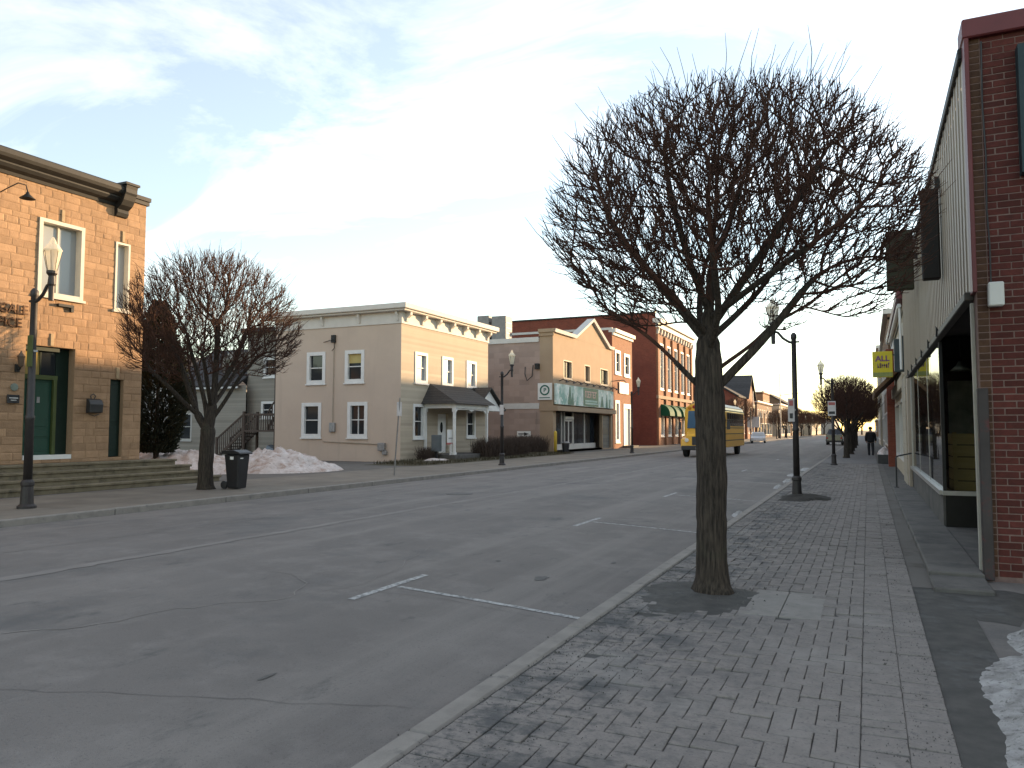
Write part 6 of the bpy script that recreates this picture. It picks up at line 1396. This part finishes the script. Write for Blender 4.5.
MB().add([(-1.05, 1.30, 1.72), (1.05, 1.30, 1.72), (.98, 1.345, 2.78), (-.98, 1.345, 2.78)], [(0, 1, 2, 3)]).build('windscreen', M_blueg, bus)
MB().box(-.02, .02, 1.27, 1.33, 1.72, 2.78).build('windscreen_bar', M_black, bus)
MB().box(-.5, .5, -.03, .03, .72, 1.22).build('grille', M_black, bus); MB().box(-1.1, 1.1, -.22, -.04, .42, .68).build('bumper', M_black, bus, bevel=.03)
MB().box(-.25, .25, -.235, -.22, .47, .6).build('licence_plate', M_white, bus)
text_mesh('SCHOOL BUS', .2, lambda a, bb, d: (a, 1.33 - d, 2.92 + bb), M_black, 'lettering', bus, .004, 'CENTER')
bus.location = (-9.0, 46.1, -.01)
def car(label, loc, rz, colr, kind='car', name='parked_car'):
    t = thing(name, label, 'truck' if kind == 'pickup' else 'car', (0, 0, 0)); m = mat('paint_' + kind, colr, tuple(x * .9 for x in colr), rough=.3, spec=.6, coat=.5)
    if kind == 'car':
        side = [(-2.1, .35), (-2.12, .62), (-1.95, .78), (-.95, .95), (-.25, 1.42), (.9, 1.45), (1.75, 1.02), (2.08, .95), (2.12, .5), (2.0, .32)]
        gh_ = [(-.85, .98), (-.22, 1.38), (.88, 1.41), (1.55, 1.03)]
    else:
        side = [(-2.7, .5), (-2.72, .95), (-2.5, 1.12), (-1.3, 1.2), (-.8, 1.82), (.6, 1.84), (.85, 1.22), (2.68, 1.2), (2.7, .5)]
        gh_ = [(-1.2, 1.24), (-.75, 1.76), (.52, 1.78), (.72, 1.24)]
    b = MB()
    vs = []
    for s in (-1, 1):
        for (y, z) in side: vs.append((s * (.88 - max(0, z - .95) * .32), y, z))
    n = len(side); fs = [tuple(range(n)), tuple(range(2 * n - 1, n - 1, -1))] + [(i, (i + 1) % n, n + (i + 1) % n, n + i) for i in range(n)]
    b.add(vs, fs).build('body', m, t, bevel=.05)
    for s in (-1, 1):
        MB().add([(s * (.895 - max(0, z - .95) * .32), y, z) for (y, z) in gh_], [(0, 1, 2, 3)]).build('side_window', M_glass, t)
        for y_ in (-1.35, 1.35) if kind == 'car' else (-1.75, 1.7): wheel(t, s * .78, y_, .33, .33 if kind == 'car' else .38, .2)
        MB().box(s * .68 - .14, s * .68 + .14, side[0][0] - .04, side[0][0] + .05, .62, .74).build('headlight', M_head, t, bevel=.02)
        MB().box(s * .74 - .1, s * .74 + .1, side[-2][0] - .05, side[-2][0] + .04, .72, .9).build('tail_light', M_redl, t, bevel=.02)
        MB().box(s * .95 - .08, s * .95 + .08, gh_[0][0] + .05, gh_[0][0] + .2, .98, 1.1).build('mirror', m, t, bevel=.02)
    def quadw(p, q, f): 
        d = f * .02; return MB().add([(-.72 + (p[1] - .95) * .25, p[0] - d, p[1] + .02), (.72 - (p[1] - .95) * .25, p[0] - d, p[1] + .02), (.70 - (q[1] - .95) * .25, q[0] - d, q[1] - .02), (-.70 + (q[1] - .95) * .25, q[0] - d, q[1] - .02)], [(0, 1, 2, 3)])
    k0 = 3; quadw(side[k0], side[k0 + 1], 1.6).build('windscreen', M_glass_lit if kind == 'car' else M_glass, t); quadw(side[k0 + 3 if kind == 'car' else 6], side[k0 + 2 if kind == 'car' else 5], -1.6).build('rear_window', M_glass, t)
    MB().box(-.82, .82, side[0][0] - .08, side[0][0] + .04, .34, .52).build('bumper', M_black if kind == 'pickup' else m, t, bevel=.03); MB().box(-.82, .82, side[-1][0] - .02, side[-1][0] + .13, .34, .54).build('bumper', M_black, t, bevel=.03)
    MB().box(-.26, .26, side[0][0] - .095, side[0][0] - .08, .4, .52).build('licence_plate', M_white, t)
    t.location = loc; t.rotation_euler = (0, 0, rz); return t
car('silver hatchback parked at the far kerb beyond the school bus', (-12.9, 104, -.12), R(6), (.42, .43, .44))
car('dark pickup truck parked at the kerb among the tree row', (-3.45, 96, -.11), math.pi, (.03, .032, .036), 'pickup')
#fc = car('dark oncoming car far down the street with headlamps towards the viewer', (-6.5, 210, 0), 0, (.42, .43, .44), name='distant_car')
# ------------------------------------------------------------------ walking person
def skin_mesh(name, verts, edges, radii, m, parent, root=0, levels=2):
    me = bpy.data.meshes.new(name); me.from_pydata(verts, edges, []); o = bpy.data.objects.new(name, me); COL.objects.link(o)
    md = o.modifiers.new('skin', 'SKIN'); sv = me.skin_vertices[0].data
    for i, r in enumerate(radii): sv[i].radius = (r, r) if not hasattr(r, '__len__') else r; sv[i].use_root = (i == root)
    md.use_smooth_shade = True
    s = o.modifiers.new('sub', 'SUBSURF'); s.levels = levels; s.render_levels = levels
    dg = bpy.context.evaluated_depsgraph_get(); nm = bpy.data.meshes.new_from_object(o.evaluated_get(dg)); nm.name = name
    bpy.data.objects.remove(o); nm.materials.clear(); nm.materials.append(m); nm.polygons.foreach_set('use_smooth', [True] * len(nm.polygons))
    ob = bpy.data.objects.new(name, nm); COL.objects.link(ob); ob.parent = parent; return ob
pe = thing('person', 'person in black coat and dark hat walking away along the brick walk', 'person', (0, 0, 0))
M_skin = mat('skin', (.42, .27, .20), (.38, .24, .18), rough=.6); M_coat = mat('black_coat', (.014, .014, .016), (.022, .022, .024), scale=8, rough=.9); M_trs = mat('dark_trousers', (.02, .02, .024), (.028, .028, .032), rough=.9)
V = [(0, 0, .93), (0, 0, 1.15), (0, .02, 1.38), (0, .02, 1.50), (0, .04, 1.62), (0, .05, 1.70),
     (-.19, .02, 1.40), (-.25, -.03, 1.12), (-.24, .06, .88), (-.24, .10, .80), (.19, .02, 1.40), (.26, .05, 1.12), (.27, -.02, .88), (.27, -.05, .80),
     (-.10, 0, .88), (-.11, .10, .48), (-.10, .02, .09), (-.10, .14, .05), (.10, 0, .88), (.11, .0, .48), (.11, -.24, .14), (.11, -.14, .05)]
E_ = [(0, 1), (1, 2), (2, 3), (3, 4), (4, 5), (2, 6), (6, 7), (7, 8), (8, 9), (2, 10), (10, 11), (11, 12), (12, 13), (0, 14), (14, 15), (15, 16), (16, 17), (0, 18), (18, 19), (19, 20), (20, 21)]
Rd = [(.16, .12), (.16, .12), (.17, .11), .06, .10, .075, .075, .055, .04, .03, .075, .055, .04, .03, .09, .065, .045, .04, .09, .065, .045, .04]
skin_mesh('body', V, E_, Rd, M_skin, pe)
VC = [(0, 0, .80), (0, 0, .95), (0, 0, 1.2), (0, .02, 1.40), (0, .02, 1.47), (-.20, .02, 1.40), (-.26, -.03, 1.12), (-.25, .06, .90), (.20, .02, 1.40), (.27, .05, 1.12), (.28, -.02, .90)]
EC = [(0, 1), (1, 2), (2, 3), (3, 4), (3, 5), (5, 6), (6, 7), (3, 8), (8, 9), (9, 10)]
skin_mesh('coat', VC, EC, [(.24, .17), (.22, .16), (.21, .15), (.20, .14), .08, .10, .08, .065, .10, .08, .065], M_coat, pe)
for (a, b, c_, d) in ((14, 15, 16, 17), (18, 19, 20, 21)): skin_mesh('trouser_leg', [V[a], V[b], V[c_], V[d]], [(0, 1), (1, 2), (2, 3)], [.105, .085, .068, .06], M_trs, pe)
MB().lathe([(.115, 1.64), (.12, 1.70), (.105, 1.77), (.05, 1.80)], (0, .045, 0), 14).build('hat', M_coat, pe, smooth=True)
pe.location = (.13, 52.5, .006)
# ------------------------------------------------------------------ wires and far poles
wr = MB().tube([(-25.42, 32.6, 6.35), (-29, 33.6, 5.9), (-33, 36, 6.1), (-36.5, 38.5, 6.6)], .02, 5).own('service_wire', M_black, 'dark overhead service wire running from the beige side wall to the grey house', 'wire', (-25.42, 32.6, 6.35))
for (x, y, h, lab) in ((-14.6, 150, 12, 'tall thin pole rising over the far end of the street'), (-15.8, 122, 7.5, 'steel pole with white box sign near the silver hatchback')):
    p = thing('utility_pole', lab, 'pole', (x, y, 0)); MB().tube([(x, y, -.05), (x, y, h)], [.12, .07], 8).build('pole', M_steel, p)
    if h > 10: MB().tube([(x, y, h - 4), (x + 3.5, y, h - 3.6)], .06, 6).build('mast_arm', M_steel, p)
    else: MB().box(x - .9, x + .9, y - .1, y + .1, 2.0, 3.6).build('sign_box', M_plate, p)
